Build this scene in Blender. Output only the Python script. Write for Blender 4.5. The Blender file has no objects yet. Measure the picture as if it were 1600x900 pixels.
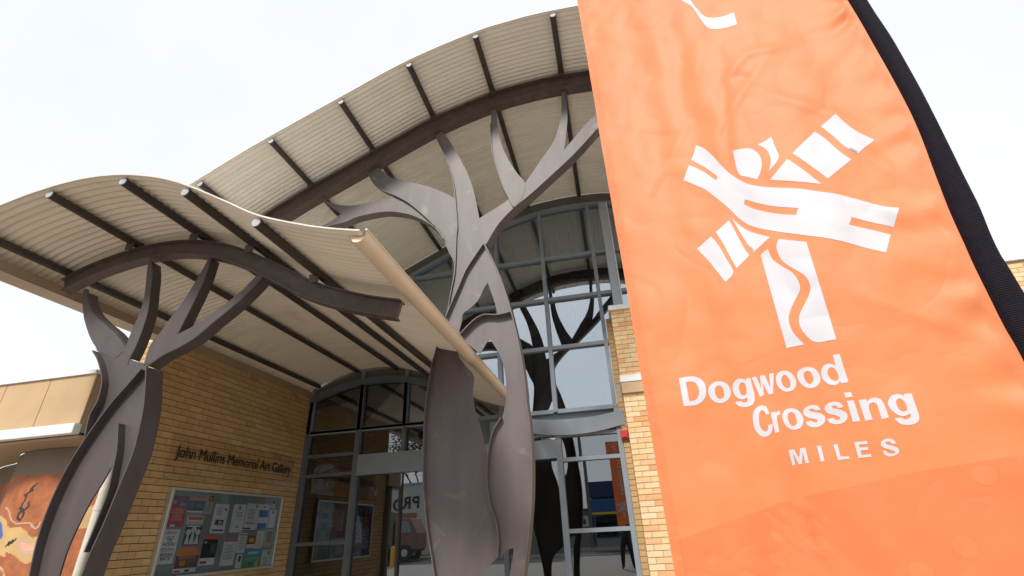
import bpy, bmesh, math, random
from mathutils import Vector, Matrix
from mathutils.geometry import tessellate_polygon
random.seed(7)
SC = bpy.context.scene
COL = SC.collection
# ------------------------------------------------------------------ camera
cam_d = bpy.data.cameras.new('camera'); cam = bpy.data.objects.new('camera', cam_d); COL.objects.link(cam)
cam_d.sensor_width = 36; cam_d.lens = 748.5/1600*36; cam_d.clip_start = .02; cam_d.clip_end = 2000
rt = Vector((.97655666, .21045336, -.04523797)); up = Vector((.13510271, -.43561442, .8899367)); fw = Vector((-.16758385, .87518539, .45383498))
mw = Matrix((rt, up, -fw)).transposed().to_4x4(); mw.translation = (0, 0, 1.3); cam.matrix_world = mw
SC.camera = cam
# ------------------------------------------------------------------ light
SUN_EL = math.radians(40); SUN_AZ = math.radians(192)      # clockwise from +Y: the sun stands behind the viewer
world = bpy.data.worlds.new('World'); SC.world = world; world.use_nodes = True
nt = world.node_tree; nt.nodes.clear()
wo = nt.nodes.new('ShaderNodeOutputWorld'); bg = nt.nodes.new('ShaderNodeBackground'); bg.inputs[1].default_value = .1
sky = nt.nodes.new('ShaderNodeTexSky'); sky.sky_type = 'NISHITA'; sky.sun_disc = False
sky.sun_elevation = SUN_EL; sky.sun_rotation = SUN_AZ; sky.dust_density = 3
wtc = nt.nodes.new('ShaderNodeTexCoord'); wnz = nt.nodes.new('ShaderNodeTexNoise'); wnz.inputs['Scale'].default_value = 1.7; wnz.inputs['Detail'].default_value = 5
wr = nt.nodes.new('ShaderNodeValToRGB'); wr.color_ramp.elements[0].color = (8.3, 8.6, 8.9, 1); wr.color_ramp.elements[1].color = (9.6, 9.7, 9.8, 1)
wr.color_ramp.elements[0].position = .3; wr.color_ramp.elements[1].position = .7
wm = nt.nodes.new('ShaderNodeMixRGB'); wm.inputs[0].default_value = .86          # thin bright cloud over the clear sky
nt.links.new(wtc.outputs['Generated'], wnz.inputs['Vector']); nt.links.new(wnz.outputs['Fac'], wr.inputs[0])
nt.links.new(sky.outputs[0], wm.inputs[1]); nt.links.new(wr.outputs[0], wm.inputs[2])
nt.links.new(wm.outputs[0], bg.inputs[0]); nt.links.new(bg.outputs[0], wo.inputs[0])
sd = bpy.data.lights.new('sun', 'SUN'); sd.energy = 2.8; sd.angle = math.radians(10); sd.color = (1, .95, .88)
sun = bpy.data.objects.new('sun', sd); COL.objects.link(sun)
tosun = Vector((math.sin(SUN_AZ)*math.cos(SUN_EL), math.cos(SUN_AZ)*math.cos(SUN_EL), math.sin(SUN_EL)))
sun.rotation_euler = tosun.to_track_quat('Z', 'Y').to_euler()
vs = SC.view_settings; vs.view_transform = 'Standard'; vs.look = 'None'; vs.exposure = .30; vs.gamma = 1; vs.use_curve_mapping = False
# ------------------------------------------------------------------ traced outlines, world metres
D = {
'L_F1':[(-4.586,0.000),(-4.659,0.599),(-4.749,0.786),(-4.816,0.966),(-4.866,1.154),(-4.908,1.351),(-4.925,1.519),(-4.923,1.711),(-4.883,1.972),(-4.788,2.242),(-4.637,2.544),(-4.509,2.720),(-4.403,2.873)],
'L_F2':[(-4.346,2.888),(-4.284,2.681),(-4.241,2.517),(-4.219,2.381),(-4.206,2.250),(-4.199,2.093),(-4.214,1.962),(-4.249,1.729),(-4.282,1.507),(-4.322,1.313),(-4.339,1.143),(-4.336,0.995),(-4.304,0.820),(-4.244,0.638),(-4.175,0.000)],
'L_F3':[(-4.797,2.265),(-4.829,2.469),(-4.795,2.606),(-4.819,2.776),(-4.873,2.889),(-4.974,3.034),(-5.081,3.141)],
'L_RIB':[(-4.388,1.313),(-4.360,1.530),(-4.339,1.757),(-4.359,1.937),(-4.387,2.125),(-4.464,2.359)],
'L_F4':[(-4.410,2.929),(-4.264,3.019),(-4.100,3.083),(-3.940,3.165),(-3.762,3.314),(-3.595,3.449),(-3.430,3.605),(-3.314,3.744),(-3.256,3.838)],
'L_E1':[(-5.544,3.902),(-5.512,3.838),(-5.427,3.718),(-5.312,3.606),(-5.136,3.479),(-4.969,3.366),(-4.849,3.261),(-4.759,3.180)],
'L_E2':[(-4.797,4.175),(-4.731,3.997),(-4.684,3.793),(-4.632,3.558),(-4.623,3.339),(-4.637,3.166),(-4.664,3.032)],
'L_E3':[(-4.008,4.090),(-4.023,3.846),(-4.053,3.680),(-4.105,3.467),(-4.164,3.227)],
'L_TRUNK':[(-4.648,1.148),(-4.636,0.995),(-4.586,0.815),(-4.503,0.629),(-4.424,0.000),(-4.586,0.000),(-4.659,0.599),(-4.749,0.786),(-4.816,0.966),(-4.866,1.154),(-4.908,1.351),(-4.925,1.519),(-4.923,1.711),(-4.883,1.972),(-4.788,2.242),(-4.829,2.469),(-4.795,2.606),(-4.819,2.776),(-4.873,2.889),(-4.974,3.034),(-5.085,3.150),(-4.903,3.198),(-4.739,3.178),(-4.664,3.032),(-4.467,2.960),(-4.406,3.053),(-4.264,3.019),(-4.410,2.929),(-4.418,2.914),(-4.284,2.681),(-4.241,2.517),(-4.219,2.381),(-4.206,2.250),(-4.199,2.093),(-4.214,1.962),(-4.249,1.729),(-4.282,1.507),(-4.322,1.313),(-4.339,1.143),(-4.336,0.995),(-4.304,0.820),(-4.244,0.638),(-4.175,0.000),(-4.174,0.000),(-4.424,0.974),(-4.412,1.107),(-4.392,1.226),(-4.380,1.313),(-4.365,1.511),(-4.338,1.660),(-4.342,1.796),(-4.375,1.958),(-4.470,1.975),(-4.516,1.846),(-4.580,1.693),(-4.625,1.505),(-4.651,1.341)],
'L_B1':[(-5.085,3.150),(-5.146,3.210),(-5.250,3.312),(-5.381,3.474),(-5.491,3.640),(-5.600,3.870),(-5.624,3.964),(-5.568,3.946),(-5.512,3.838),(-5.427,3.718),(-5.312,3.606),(-5.136,3.479),(-4.969,3.366),(-4.849,3.261),(-4.759,3.180),(-4.728,3.151),(-4.846,3.053)],
'L_B2':[(-4.765,3.044),(-4.759,3.180),(-4.753,3.320),(-4.733,3.480),(-4.730,3.666),(-4.763,3.844),(-4.816,4.051),(-4.844,4.189),(-4.801,4.188),(-4.731,3.997),(-4.684,3.793),(-4.632,3.558),(-4.623,3.339),(-4.637,3.166),(-4.664,3.032),(-4.658,2.965)],
'L_B3':[(-4.461,2.943),(-4.457,3.144),(-4.373,3.289),(-4.316,3.406),(-4.229,3.557),(-4.152,3.751),(-4.088,3.934),(-4.039,4.115),(-4.006,4.110),(-4.023,3.846),(-4.053,3.680),(-4.105,3.467),(-4.164,3.227),(-4.221,3.115),(-4.324,2.977)],
'L_B4':[(-4.410,2.929),(-4.393,3.068),(-4.244,3.186),(-4.164,3.227),(-3.997,3.293),(-3.840,3.394),(-3.681,3.497),(-3.526,3.619),(-3.408,3.749),(-3.292,3.859),(-3.250,3.845),(-3.314,3.744),(-3.430,3.605),(-3.595,3.449),(-3.762,3.314),(-3.940,3.165),(-4.100,3.083),(-4.264,3.019)],
'B_P1':[(-4.281,6.457),(-4.103,6.293),(-3.916,6.185),(-3.670,6.109),(-3.435,6.099),(-3.205,6.116),(-2.975,6.114),(-2.746,6.082),(-2.414,5.800),(-2.095,5.420),(-1.824,4.970),(-1.858,4.975),(-1.873,4.660),(-1.930,4.245),(-1.984,3.894),(-1.930,4.245),(-1.884,4.693),(-1.967,4.929),(-2.060,5.175),(-2.029,5.104),(-2.122,5.288),(-2.247,5.449),(-2.469,5.631),(-2.694,5.754),(-2.987,5.848),(-3.279,5.862),(-3.539,5.839),(-3.698,5.789),(-3.993,5.760),(-4.117,5.802),(-3.942,5.872),(-3.815,5.982),(-3.937,6.086),(-4.095,6.233)],
'B_P2':[(-3.375,7.048),(-3.251,6.831),(-3.117,6.658),(-2.972,6.525),(-2.766,6.421),(-2.565,6.326),(-2.302,6.185),(-2.109,6.050),(-1.874,5.846),(-1.797,5.501),(-1.795,4.900),(-1.861,4.596),(-1.940,4.990),(-2.092,5.283),(-2.201,5.423),(-2.312,5.566),(-2.474,5.758),(-2.674,5.963),(-2.878,6.125),(-3.085,6.264),(-3.287,6.475),(-3.387,6.698),(-3.419,6.891)],
'B_MAIN':[(-2.314,7.520),(-2.173,7.374),(-2.000,7.073),(-1.801,6.616),(-1.675,6.276),(-1.585,5.921),(-1.543,5.661),(-1.511,5.428),(-1.468,5.454),(-1.068,5.677),(-0.908,5.858),(-0.814,5.912),(-0.648,6.142),(-0.511,6.345),(-0.338,6.584),(-0.222,6.844),(-0.135,7.206),(-0.083,7.734),(-0.020,7.715),(-0.039,7.180),(-0.081,6.849),(-0.142,6.536),(-0.175,6.415),(0.004,6.621),(0.213,6.856),(0.371,7.018),(0.648,7.363),(0.746,7.291),(0.487,6.847),(0.365,6.726),(0.107,6.454),(-0.110,6.243),(-0.419,5.976),(-0.736,5.710),(-0.985,5.526),(-1.233,5.275),(-1.424,4.979),(-1.447,4.942),(-1.568,4.765),(-1.695,4.569),(-1.792,4.343),(-1.887,4.122),(-1.984,3.894),(-1.930,4.245),(-1.872,4.598),(-1.854,5.171),(-1.841,5.338),(-1.864,5.690),(-1.891,6.022),(-1.941,6.335),(-2.026,6.669),(-2.165,7.030),(-2.275,7.379)],
'B_P5':[(-1.272,7.746),(-1.206,7.635),(-1.172,7.131),(-1.120,6.734),(-1.007,6.381),(-0.895,6.120),(-0.798,5.928),(-0.842,5.696),(-0.985,5.526),(-1.120,5.903),(-1.215,6.310),(-1.277,6.689),(-1.291,7.031),(-1.285,7.248)],
'B_LOW':[(-1.447,4.935),(-1.411,4.913),(-1.320,4.661),(-1.220,4.373),(-1.129,4.013),(-1.091,3.827),(-1.028,3.460),(-0.986,3.102),(-0.967,2.812),(-0.966,2.673),(-0.945,2.432),(-0.939,2.145),(-0.951,1.872),(-0.974,1.611),(-1.012,1.363),(-1.063,1.077),(-1.103,0.895),(-1.150,0.631),(-1.178,0.358),(-1.204,0.000),(-1.339,0.000),(-1.311,0.360),(-1.290,0.634),(-1.257,0.899),(-1.224,1.013),(-1.196,1.153),(-1.274,1.132),(-1.346,1.064),(-1.373,1.077),(-1.501,0.976),(-1.608,0.898),(-1.725,0.799),(-1.794,0.644),(-1.820,0.428),(-1.815,0.000),(-1.951,0.000),(-1.974,0.430),(-2.008,0.693),(-2.050,0.923),(-2.084,1.090),(-2.154,1.416),(-2.209,1.816),(-2.225,2.242),(-2.219,2.761),(-2.165,3.182),(-2.119,3.383),(-2.029,3.692),(-1.979,3.893),(-1.887,4.122),(-1.792,4.343),(-1.695,4.569),(-1.568,4.765)],
'B_H1':[(-1.410,4.349),(-1.466,4.264),(-1.549,4.102),(-1.657,4.003),(-1.759,3.933),(-1.777,3.824),(-1.811,3.678),(-1.777,3.619),(-1.685,3.702),(-1.579,3.797),(-1.500,3.842),(-1.421,3.853),(-1.278,3.834),(-1.324,4.041),(-1.372,4.220)],
'B_H2':[(-1.403,3.532),(-1.456,3.460),(-1.534,3.340),(-1.635,3.439),(-1.720,3.528),(-1.850,3.482),(-1.823,3.348),(-1.729,3.210),(-1.621,3.065),(-1.633,2.864),(-1.609,2.642),(-1.533,2.393),(-1.476,2.129),(-1.460,2.043),(-1.438,2.183),(-1.378,2.351),(-1.280,2.506),(-1.236,2.653),(-1.230,2.652),(-1.209,2.884),(-1.228,3.129),(-1.283,3.311),(-1.354,3.448)],
'B_G1':[(-1.984,3.894),(-1.887,4.122),(-1.792,4.343),(-1.695,4.569),(-1.568,4.765),(-1.447,4.942)],
'B_G2':[(-1.425,4.931),(-1.320,4.661),(-1.220,4.373),(-1.129,4.013),(-1.091,3.827),(-1.028,3.460),(-0.986,3.102),(-0.967,2.812),(-0.966,2.673),(-0.945,2.432),(-0.939,2.145),(-0.951,1.872),(-0.974,1.611),(-1.012,1.363),(-1.063,1.077),(-1.103,0.895),(-1.150,0.631),(-1.178,0.358),(-1.204,0.000)],
'B_G3':[(-1.777,3.611),(-1.685,3.702),(-1.579,3.792),(-1.500,3.831),(-1.421,3.842),(-1.266,3.818),(-1.105,3.837)],
'B_G4':[(-1.951,0.000),(-1.974,0.430),(-2.008,0.693),(-2.050,0.923),(-2.084,1.090),(-2.154,1.416),(-2.209,1.816),(-2.225,2.242),(-2.219,2.761),(-2.165,3.182),(-2.119,3.383),(-2.029,3.692)],
'B_G5':[(-1.273,2.511),(-1.378,2.351),(-1.439,2.126),(-1.459,1.824),(-1.429,1.585),(-1.368,1.404),(-1.349,1.231),(-1.365,1.077)],
'B_G6':[(-1.418,4.975),(-1.233,5.275),(-0.985,5.526),(-0.736,5.710),(-0.419,5.976),(-0.110,6.243),(0.107,6.454),(0.365,6.726),(0.487,6.847),(0.746,7.291)],
'B_G7':[(-1.979,3.893),(-1.930,4.245),(-1.872,4.598),(-1.854,5.171),(-1.841,5.338),(-1.864,5.690),(-1.891,6.022),(-1.941,6.335),(-2.026,6.669),(-2.165,7.030),(-2.290,7.426)],
'B_G8':[(-3.993,5.760),(-3.698,5.789),(-3.539,5.839),(-3.279,5.862),(-2.987,5.848),(-2.694,5.754),(-2.469,5.631),(-2.247,5.449),(-2.122,5.288),(-2.029,5.104),(-2.060,5.175),(-1.967,4.929),(-1.884,4.693),(-1.930,4.245),(-1.984,3.894)],
'B_G9':[(-2.201,5.423),(-2.312,5.566),(-2.474,5.758),(-2.674,5.963),(-2.878,6.125),(-3.085,6.264),(-3.287,6.475),(-3.387,6.698),(-3.419,6.891)],
'B_G10':[(-0.994,5.528),(-1.120,5.903),(-1.215,6.310),(-1.277,6.689),(-1.291,7.031),(-1.285,7.248)],
'I_A':[(-1.909,8.275),(-1.860,8.014),(-1.851,7.109),(-1.703,6.517),(-1.664,6.101),(-1.665,5.575),(-1.998,5.619),(-2.002,6.217),(-2.026,7.137),(-1.974,7.879)],
'I_B':[(-1.132,8.145),(-1.038,7.827),(-0.943,7.397),(-0.965,6.752),(-1.096,6.288),(-1.395,5.539),(-1.665,5.575),(-1.354,6.124),(-1.243,6.378),(-1.138,7.356)],
'I_C':[(-0.447,8.441),(-0.432,8.061),(-0.320,7.290),(-0.147,7.058),(-0.023,7.167),(0.110,7.657),(0.212,8.289),(0.262,8.279),(0.153,7.501),(0.050,7.011),(-0.104,6.478),(-0.275,6.034),(-0.317,5.149),(-0.601,5.185),(-0.430,6.257),(-0.365,6.867),(-0.451,7.239),(-0.563,7.703)],
'K1':[(0.402,2.808),(0.424,2.780),(0.442,2.741),(0.459,2.696),(0.475,2.644),(0.495,2.593),(0.518,2.549),(0.545,2.510),(0.588,2.474),(0.641,2.443),(0.705,2.407),(0.758,2.372),(0.804,2.342),(0.846,2.306),(0.885,2.270),(0.918,2.238),(0.951,2.219),(0.915,2.157),(0.862,2.199),(0.819,2.235),(0.802,2.209),(0.848,2.175),(0.899,2.134),(0.866,2.074),(0.825,2.104),(0.781,2.140),(0.738,2.170),(0.682,2.204),(0.634,2.234),(0.585,2.266),(0.535,2.303),(0.502,2.336),(0.476,2.378),(0.456,2.427),(0.435,2.472),(0.410,2.521),(0.386,2.566),(0.354,2.605),(0.313,2.650),(0.351,2.716),(0.376,2.688),(0.404,2.650),(0.423,2.615),(0.438,2.587),(0.446,2.604),(0.429,2.641),(0.403,2.687),(0.367,2.739)],
'K1H':[(0.519,2.446),(0.562,2.405),(0.613,2.367),(0.677,2.330),(0.663,2.305),(0.618,2.330),(0.561,2.372),(0.530,2.401),(0.509,2.428)],
'K2':[(0.532,2.693),(0.586,2.674),(0.608,2.648),(0.619,2.610),(0.615,2.573),(0.602,2.541),(0.582,2.514),(0.553,2.541),(0.526,2.576)],
'K3':[(0.626,2.673),(0.652,2.675),(0.680,2.686),(0.679,2.629),(0.676,2.570),(0.629,2.529),(0.646,2.563),(0.652,2.599),(0.646,2.636)],
'K4':[(0.702,2.552),(0.739,2.478),(0.774,2.399),(0.694,2.447),(0.622,2.489)],
'K5':[(0.822,2.638),(0.844,2.589),(0.865,2.519),(0.889,2.464),(0.799,2.413),(0.769,2.479),(0.725,2.570)],
'K6':[(0.906,2.684),(0.921,2.633),(0.940,2.583),(0.961,2.546),(0.978,2.517),(0.915,2.479),(0.888,2.527),(0.871,2.585),(0.847,2.654)],
'K7':[(0.360,2.335),(0.378,2.286),(0.391,2.222),(0.403,2.151),(0.367,2.120),(0.348,2.174),(0.328,2.230),(0.296,2.301)],
'K8':[(0.441,2.381),(0.451,2.323),(0.461,2.250),(0.473,2.204),(0.418,2.164),(0.407,2.221),(0.397,2.284),(0.382,2.347)],
'K9':[(0.453,2.388),(0.475,2.339),(0.504,2.300),(0.559,2.251),(0.490,2.213),(0.478,2.258),(0.465,2.318)],
'K10':[(0.510,2.193),(0.539,2.208),(0.543,2.161),(0.566,2.122),(0.589,2.087),(0.598,2.047),(0.593,2.015),(0.568,1.983),(0.542,1.946),(0.529,1.912),(0.532,1.869),(0.551,1.822),(0.497,1.823)],
'K11':[(0.584,2.232),(0.663,2.187),(0.653,1.985),(0.644,1.817),(0.587,1.821),(0.563,1.856),(0.557,1.894),(0.565,1.924),(0.587,1.955),(0.615,1.991),(0.627,2.021),(0.622,2.062),(0.597,2.100),(0.574,2.137),(0.566,2.177),(0.570,2.209)],
'K12':[(0.492,3.831),(0.529,3.731),(0.562,3.654),(0.577,3.574),(0.585,3.512),(0.599,3.451),(0.621,3.417),(0.663,3.394),(0.717,3.380),(0.722,3.465),(0.681,3.471),(0.644,3.489),(0.614,3.518),(0.597,3.552),(0.587,3.591),(0.574,3.649),(0.568,3.697),(0.556,3.783)],
'KBAND':[(-0.058,1.230),(0.032,1.256),(0.205,1.304),(0.366,1.348),(0.496,1.369),(0.619,1.385),(0.710,1.400),(0.808,1.409),(0.897,1.417),(0.963,1.421),(1.000,1.424)],
'KDOT':[(0.853,1.379),(0.750,1.214),(0.639,1.155),(0.913,1.551)],
'KIN':[(1.112,3.212),(1.110,2.837),(1.101,2.526),(1.065,2.179),(1.049,1.925),(1.044,1.760),(1.043,1.655)],
'KOUT':[(1.164,3.165),(1.167,2.886),(1.158,2.584),(1.142,2.301),(1.134,2.149),(1.118,1.990),(1.119,1.881)],
'KLEFT':[(-0.021,4.222),(-0.013,3.187),(0.000,2.207),(-0.008,1.597),(-0.009,1.148)],
'KTX':[(0.123,1.684),(0.125,1.787),(0.631,1.673),(0.352,1.544),(0.344,1.649),(0.770,1.546),(0.416,1.449),(0.412,1.492),(0.689,1.446),(0.698,1.487),(0.629,1.770)],
'T_D':[(0.122,1.787),(0.141,1.788),(0.166,1.787),(0.183,1.782),(0.198,1.770),(0.206,1.753),(0.207,1.731),(0.201,1.710),(0.188,1.693),(0.174,1.685),(0.158,1.680),(0.120,1.681)],
'T_D_h':[(0.144,1.768),(0.165,1.767),(0.177,1.758),(0.182,1.741),(0.181,1.723),(0.173,1.707),(0.161,1.698),(0.142,1.697)],
'T_o1':[(0.212,1.717),(0.217,1.735),(0.230,1.748),(0.249,1.753),(0.266,1.749),(0.281,1.737),(0.287,1.719),(0.286,1.704),(0.278,1.689),(0.264,1.679),(0.246,1.675),(0.230,1.680),(0.217,1.693)],
'T_o1_h':[(0.235,1.722),(0.241,1.734),(0.252,1.737),(0.261,1.732),(0.264,1.717),(0.263,1.702),(0.257,1.692),(0.246,1.690),(0.239,1.694),(0.234,1.707)],
'T_g1':[(0.294,1.715),(0.302,1.735),(0.314,1.745),(0.329,1.747),(0.339,1.742),(0.345,1.736),(0.346,1.743),(0.361,1.743),(0.360,1.715),(0.359,1.685),(0.355,1.665),(0.347,1.653),(0.335,1.648),(0.316,1.648),(0.301,1.655),(0.293,1.665),(0.294,1.671),(0.313,1.670),(0.318,1.663),(0.328,1.663),(0.333,1.669),(0.335,1.680),(0.325,1.675),(0.312,1.677),(0.300,1.688),(0.295,1.702)],
'T_g1_h':[(0.317,1.717),(0.323,1.729),(0.332,1.732),(0.339,1.725),(0.339,1.707),(0.335,1.692),(0.326,1.687),(0.318,1.692),(0.316,1.703)],
'T_w':[(0.365,1.744),(0.380,1.744),(0.385,1.701),(0.392,1.745),(0.407,1.745),(0.413,1.699),(0.421,1.746),(0.436,1.746),(0.416,1.678),(0.402,1.677),(0.395,1.717),(0.387,1.677),(0.374,1.674)],
'T_o2':[(0.436,1.721),(0.442,1.738),(0.455,1.747),(0.470,1.748),(0.482,1.742),(0.491,1.728),(0.494,1.710),(0.491,1.696),(0.481,1.683),(0.470,1.678),(0.455,1.678),(0.444,1.686),(0.436,1.702)],
'T_o2_h':[(0.452,1.718),(0.457,1.729),(0.465,1.734),(0.472,1.729),(0.476,1.714),(0.475,1.701),(0.470,1.691),(0.462,1.689),(0.455,1.694),(0.451,1.705)],
'T_o3':[(0.501,1.722),(0.508,1.737),(0.522,1.745),(0.540,1.746),(0.555,1.739),(0.563,1.724),(0.565,1.706),(0.560,1.692),(0.548,1.680),(0.534,1.676),(0.520,1.679),(0.508,1.690),(0.502,1.706)],
'T_o3_h':[(0.520,1.720),(0.525,1.730),(0.536,1.733),(0.543,1.727),(0.545,1.713),(0.543,1.701),(0.536,1.692),(0.528,1.690),(0.523,1.696),(0.520,1.707)],
'T_d':[(0.619,1.769),(0.638,1.768),(0.634,1.675),(0.614,1.675),(0.614,1.683),(0.605,1.675),(0.594,1.673),(0.581,1.679),(0.572,1.692),(0.569,1.710),(0.574,1.728),(0.584,1.740),(0.598,1.744),(0.609,1.740),(0.616,1.732)],
'T_d_h':[(0.588,1.715),(0.595,1.728),(0.604,1.730),(0.611,1.723),(0.614,1.707),(0.612,1.692),(0.606,1.686),(0.598,1.687),(0.591,1.694),(0.588,1.705)],
'T_C':[(0.334,1.605),(0.342,1.627),(0.355,1.640),(0.372,1.645),(0.384,1.640),(0.387,1.628),(0.388,1.614),(0.377,1.612),(0.375,1.624),(0.368,1.629),(0.359,1.621),(0.352,1.599),(0.350,1.577),(0.356,1.562),(0.364,1.559),(0.372,1.566),(0.374,1.578),(0.388,1.581),(0.385,1.567),(0.376,1.551),(0.364,1.544),(0.351,1.544),(0.339,1.554),(0.332,1.574)],
'T_r':[(0.392,1.616),(0.406,1.619),(0.407,1.612),(0.412,1.618),(0.420,1.620),(0.419,1.607),(0.410,1.605),(0.406,1.597),(0.404,1.581),(0.402,1.553),(0.389,1.551),(0.390,1.574)],
'T_o4':[(0.422,1.597),(0.429,1.613),(0.441,1.622),(0.457,1.622),(0.471,1.615),(0.479,1.600),(0.480,1.583),(0.474,1.568),(0.462,1.557),(0.446,1.554),(0.433,1.560),(0.424,1.573)],
'T_o4_h':[(0.438,1.598),(0.444,1.608),(0.453,1.610),(0.460,1.603),(0.461,1.589),(0.459,1.575),(0.453,1.568),(0.445,1.566),(0.439,1.571),(0.437,1.584)],
'T_s1':[(0.536,1.604),(0.533,1.617),(0.522,1.622),(0.505,1.622),(0.491,1.614),(0.485,1.603),(0.488,1.593),(0.499,1.584),(0.514,1.578),(0.519,1.572),(0.514,1.568),(0.505,1.570),(0.500,1.576),(0.484,1.574),(0.487,1.563),(0.498,1.555),(0.514,1.554),(0.529,1.560),(0.538,1.570),(0.541,1.583),(0.533,1.593),(0.518,1.600),(0.505,1.605),(0.505,1.611),(0.513,1.612),(0.519,1.608),(0.520,1.603)],
'T_s2':[(0.598,1.602),(0.594,1.614),(0.583,1.622),(0.567,1.622),(0.554,1.616),(0.547,1.606),(0.549,1.594),(0.558,1.586),(0.572,1.580),(0.580,1.572),(0.575,1.566),(0.566,1.568),(0.561,1.575),(0.544,1.574),(0.547,1.562),(0.560,1.555),(0.576,1.554),(0.590,1.560),(0.599,1.571),(0.601,1.582),(0.593,1.591),(0.580,1.599),(0.568,1.604),(0.568,1.609),(0.576,1.611),(0.582,1.607),(0.583,1.601)],
'T_i':[(0.612,1.619),(0.630,1.618),(0.627,1.554),(0.608,1.555)],
'T_idot':[(0.612,1.645),(0.631,1.644),(0.631,1.629),(0.612,1.629)],
'T_n':[(0.642,1.616),(0.662,1.616),(0.662,1.608),(0.672,1.615),(0.685,1.616),(0.696,1.610),(0.700,1.595),(0.700,1.574),(0.699,1.553),(0.681,1.551),(0.682,1.577),(0.683,1.595),(0.677,1.603),(0.666,1.601),(0.661,1.591),(0.659,1.573),(0.659,1.554),(0.640,1.553)],
'T_g2':[(0.709,1.591),(0.717,1.606),(0.728,1.615),(0.741,1.616),(0.751,1.612),(0.755,1.607),(0.756,1.614),(0.775,1.613),(0.773,1.588),(0.771,1.556),(0.768,1.541),(0.761,1.531),(0.748,1.526),(0.732,1.526),(0.719,1.532),(0.713,1.542),(0.710,1.549),(0.727,1.548),(0.733,1.542),(0.742,1.543),(0.750,1.548),(0.752,1.557),(0.743,1.553),(0.730,1.552),(0.719,1.561),(0.711,1.576)],
'T_g2_h':[(0.729,1.590),(0.734,1.600),(0.741,1.603),(0.748,1.597),(0.751,1.584),(0.749,1.569),(0.742,1.564),(0.736,1.565),(0.730,1.573)],
'T_M':[(0.412,1.495),(0.428,1.496),(0.435,1.468),(0.446,1.497),(0.461,1.497),(0.458,1.451),(0.449,1.451),(0.450,1.484),(0.438,1.450),(0.429,1.450),(0.422,1.485),(0.419,1.449),(0.410,1.448)],
'T_I':[(0.493,1.498),(0.504,1.498),(0.501,1.452),(0.491,1.451)],
'T_L':[(0.538,1.496),(0.549,1.497),(0.546,1.460),(0.567,1.459),(0.567,1.452),(0.537,1.451)],
'T_E':[(0.593,1.497),(0.625,1.496),(0.625,1.487),(0.603,1.488),(0.602,1.480),(0.622,1.479),(0.621,1.471),(0.601,1.471),(0.600,1.459),(0.623,1.459),(0.623,1.451),(0.590,1.451)],
'T_S':[(0.692,1.480),(0.690,1.490),(0.680,1.495),(0.668,1.494),(0.658,1.488),(0.655,1.479),(0.659,1.472),(0.670,1.466),(0.680,1.460),(0.683,1.457),(0.679,1.454),(0.670,1.454),(0.663,1.458),(0.662,1.464),(0.654,1.462),(0.655,1.453),(0.663,1.447),(0.674,1.447),(0.686,1.451),(0.692,1.458),(0.692,1.467),(0.684,1.473),(0.673,1.478),(0.666,1.482),(0.667,1.486),(0.675,1.487),(0.681,1.485),(0.683,1.479)],
'MCURVE':[(-9.900,6.350),(-9.030,5.830),(-8.400,5.600),(-8.050,5.400),(-7.800,5.200),(-7.500,5.040),(-7.200,4.950),(-6.900,4.930),(-6.550,4.980),(-6.250,5.060),(-6.000,5.150)],
'M_Y':[(1.677,1.947),(2.853,1.750),(3.080,1.638),(3.195,1.616),(3.294,1.620),(3.397,1.574),(3.468,1.522),(3.562,1.502),(3.811,1.637),(4.081,1.810),(4.224,1.838),(4.156,1.572),(3.990,1.572),(3.807,1.411),(3.664,1.260),(3.589,1.240),(3.513,1.243),(3.439,1.285),(3.335,1.336),(3.224,1.356),(3.131,1.343)],
'M_B':[(2.815,1.701),(2.902,1.680),(2.995,1.608),(3.059,1.523),(3.010,1.508)],
'M_TOP':[(1.567,2.237),(2.753,2.167),(3.256,2.142),(3.550,2.143)],
'M_SQ':[(3.312,2.089),(3.253,2.031),(3.285,2.020),(3.187,1.965),(3.224,1.945),(3.188,1.826),(3.243,1.798),(3.194,1.750),(3.214,1.707),(3.263,1.696),(3.286,1.745),(3.261,1.788),(3.310,1.837),(3.299,1.880)],
'M_W1':[(2.836,1.855),(2.964,1.813),(3.082,1.721),(3.191,1.666),(3.327,1.651),(3.410,1.655),(3.481,1.603),(3.539,1.600),(3.538,1.650)],
'M_LEAF':[(3.177,1.413),(3.207,1.468),(3.261,1.482),(3.311,1.505),(3.297,1.465),(3.244,1.427)],
'M_PINK':[(3.359,1.486),(3.438,1.459),(3.522,1.439),(3.577,1.421),(3.589,1.349),(3.468,1.347),(3.405,1.405)],
'M_W2':[(3.209,1.215),(3.279,1.183),(3.341,1.120)],
'p1':[(6.098,1.574),(6.383,1.970)],
'p2':[(6.398,1.766),(6.685,1.963)],
'p3':[(6.710,1.749),(6.860,2.015)],
'p4':[(6.907,1.489),(7.202,1.894)],
'p5':[(6.436,1.614),(6.737,1.719)],
'p6':[(6.450,1.324),(6.738,1.596)],
'p7':[(6.092,1.132),(6.359,1.546)],
'p8':[(6.398,1.009),(6.790,1.296)],
'p9':[(6.822,1.075),(7.114,1.456)],
'p10':[(7.304,1.499),(7.588,1.905)],
'p11':[(7.607,1.534),(7.904,1.929)],
'p12':[(7.913,1.551),(8.183,1.926)],
'p13':[(8.204,1.563),(8.378,1.849)],
'p14':[(8.203,1.865),(8.328,2.022)],
'p15':[(7.246,1.043),(7.521,1.429)],
'p16':[(7.537,1.206),(7.733,1.490)],
'p17':[(7.757,1.266),(7.957,1.446)],
'p18':[(7.962,1.250),(8.156,1.520)],
'p19':[(8.170,1.248),(8.380,1.536)],
'p20':[(7.749,0.952),(8.151,1.232)],
'p21':[(8.177,0.954),(8.410,1.227)],
'p22':[(7.586,0.988),(7.711,1.183)],
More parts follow.
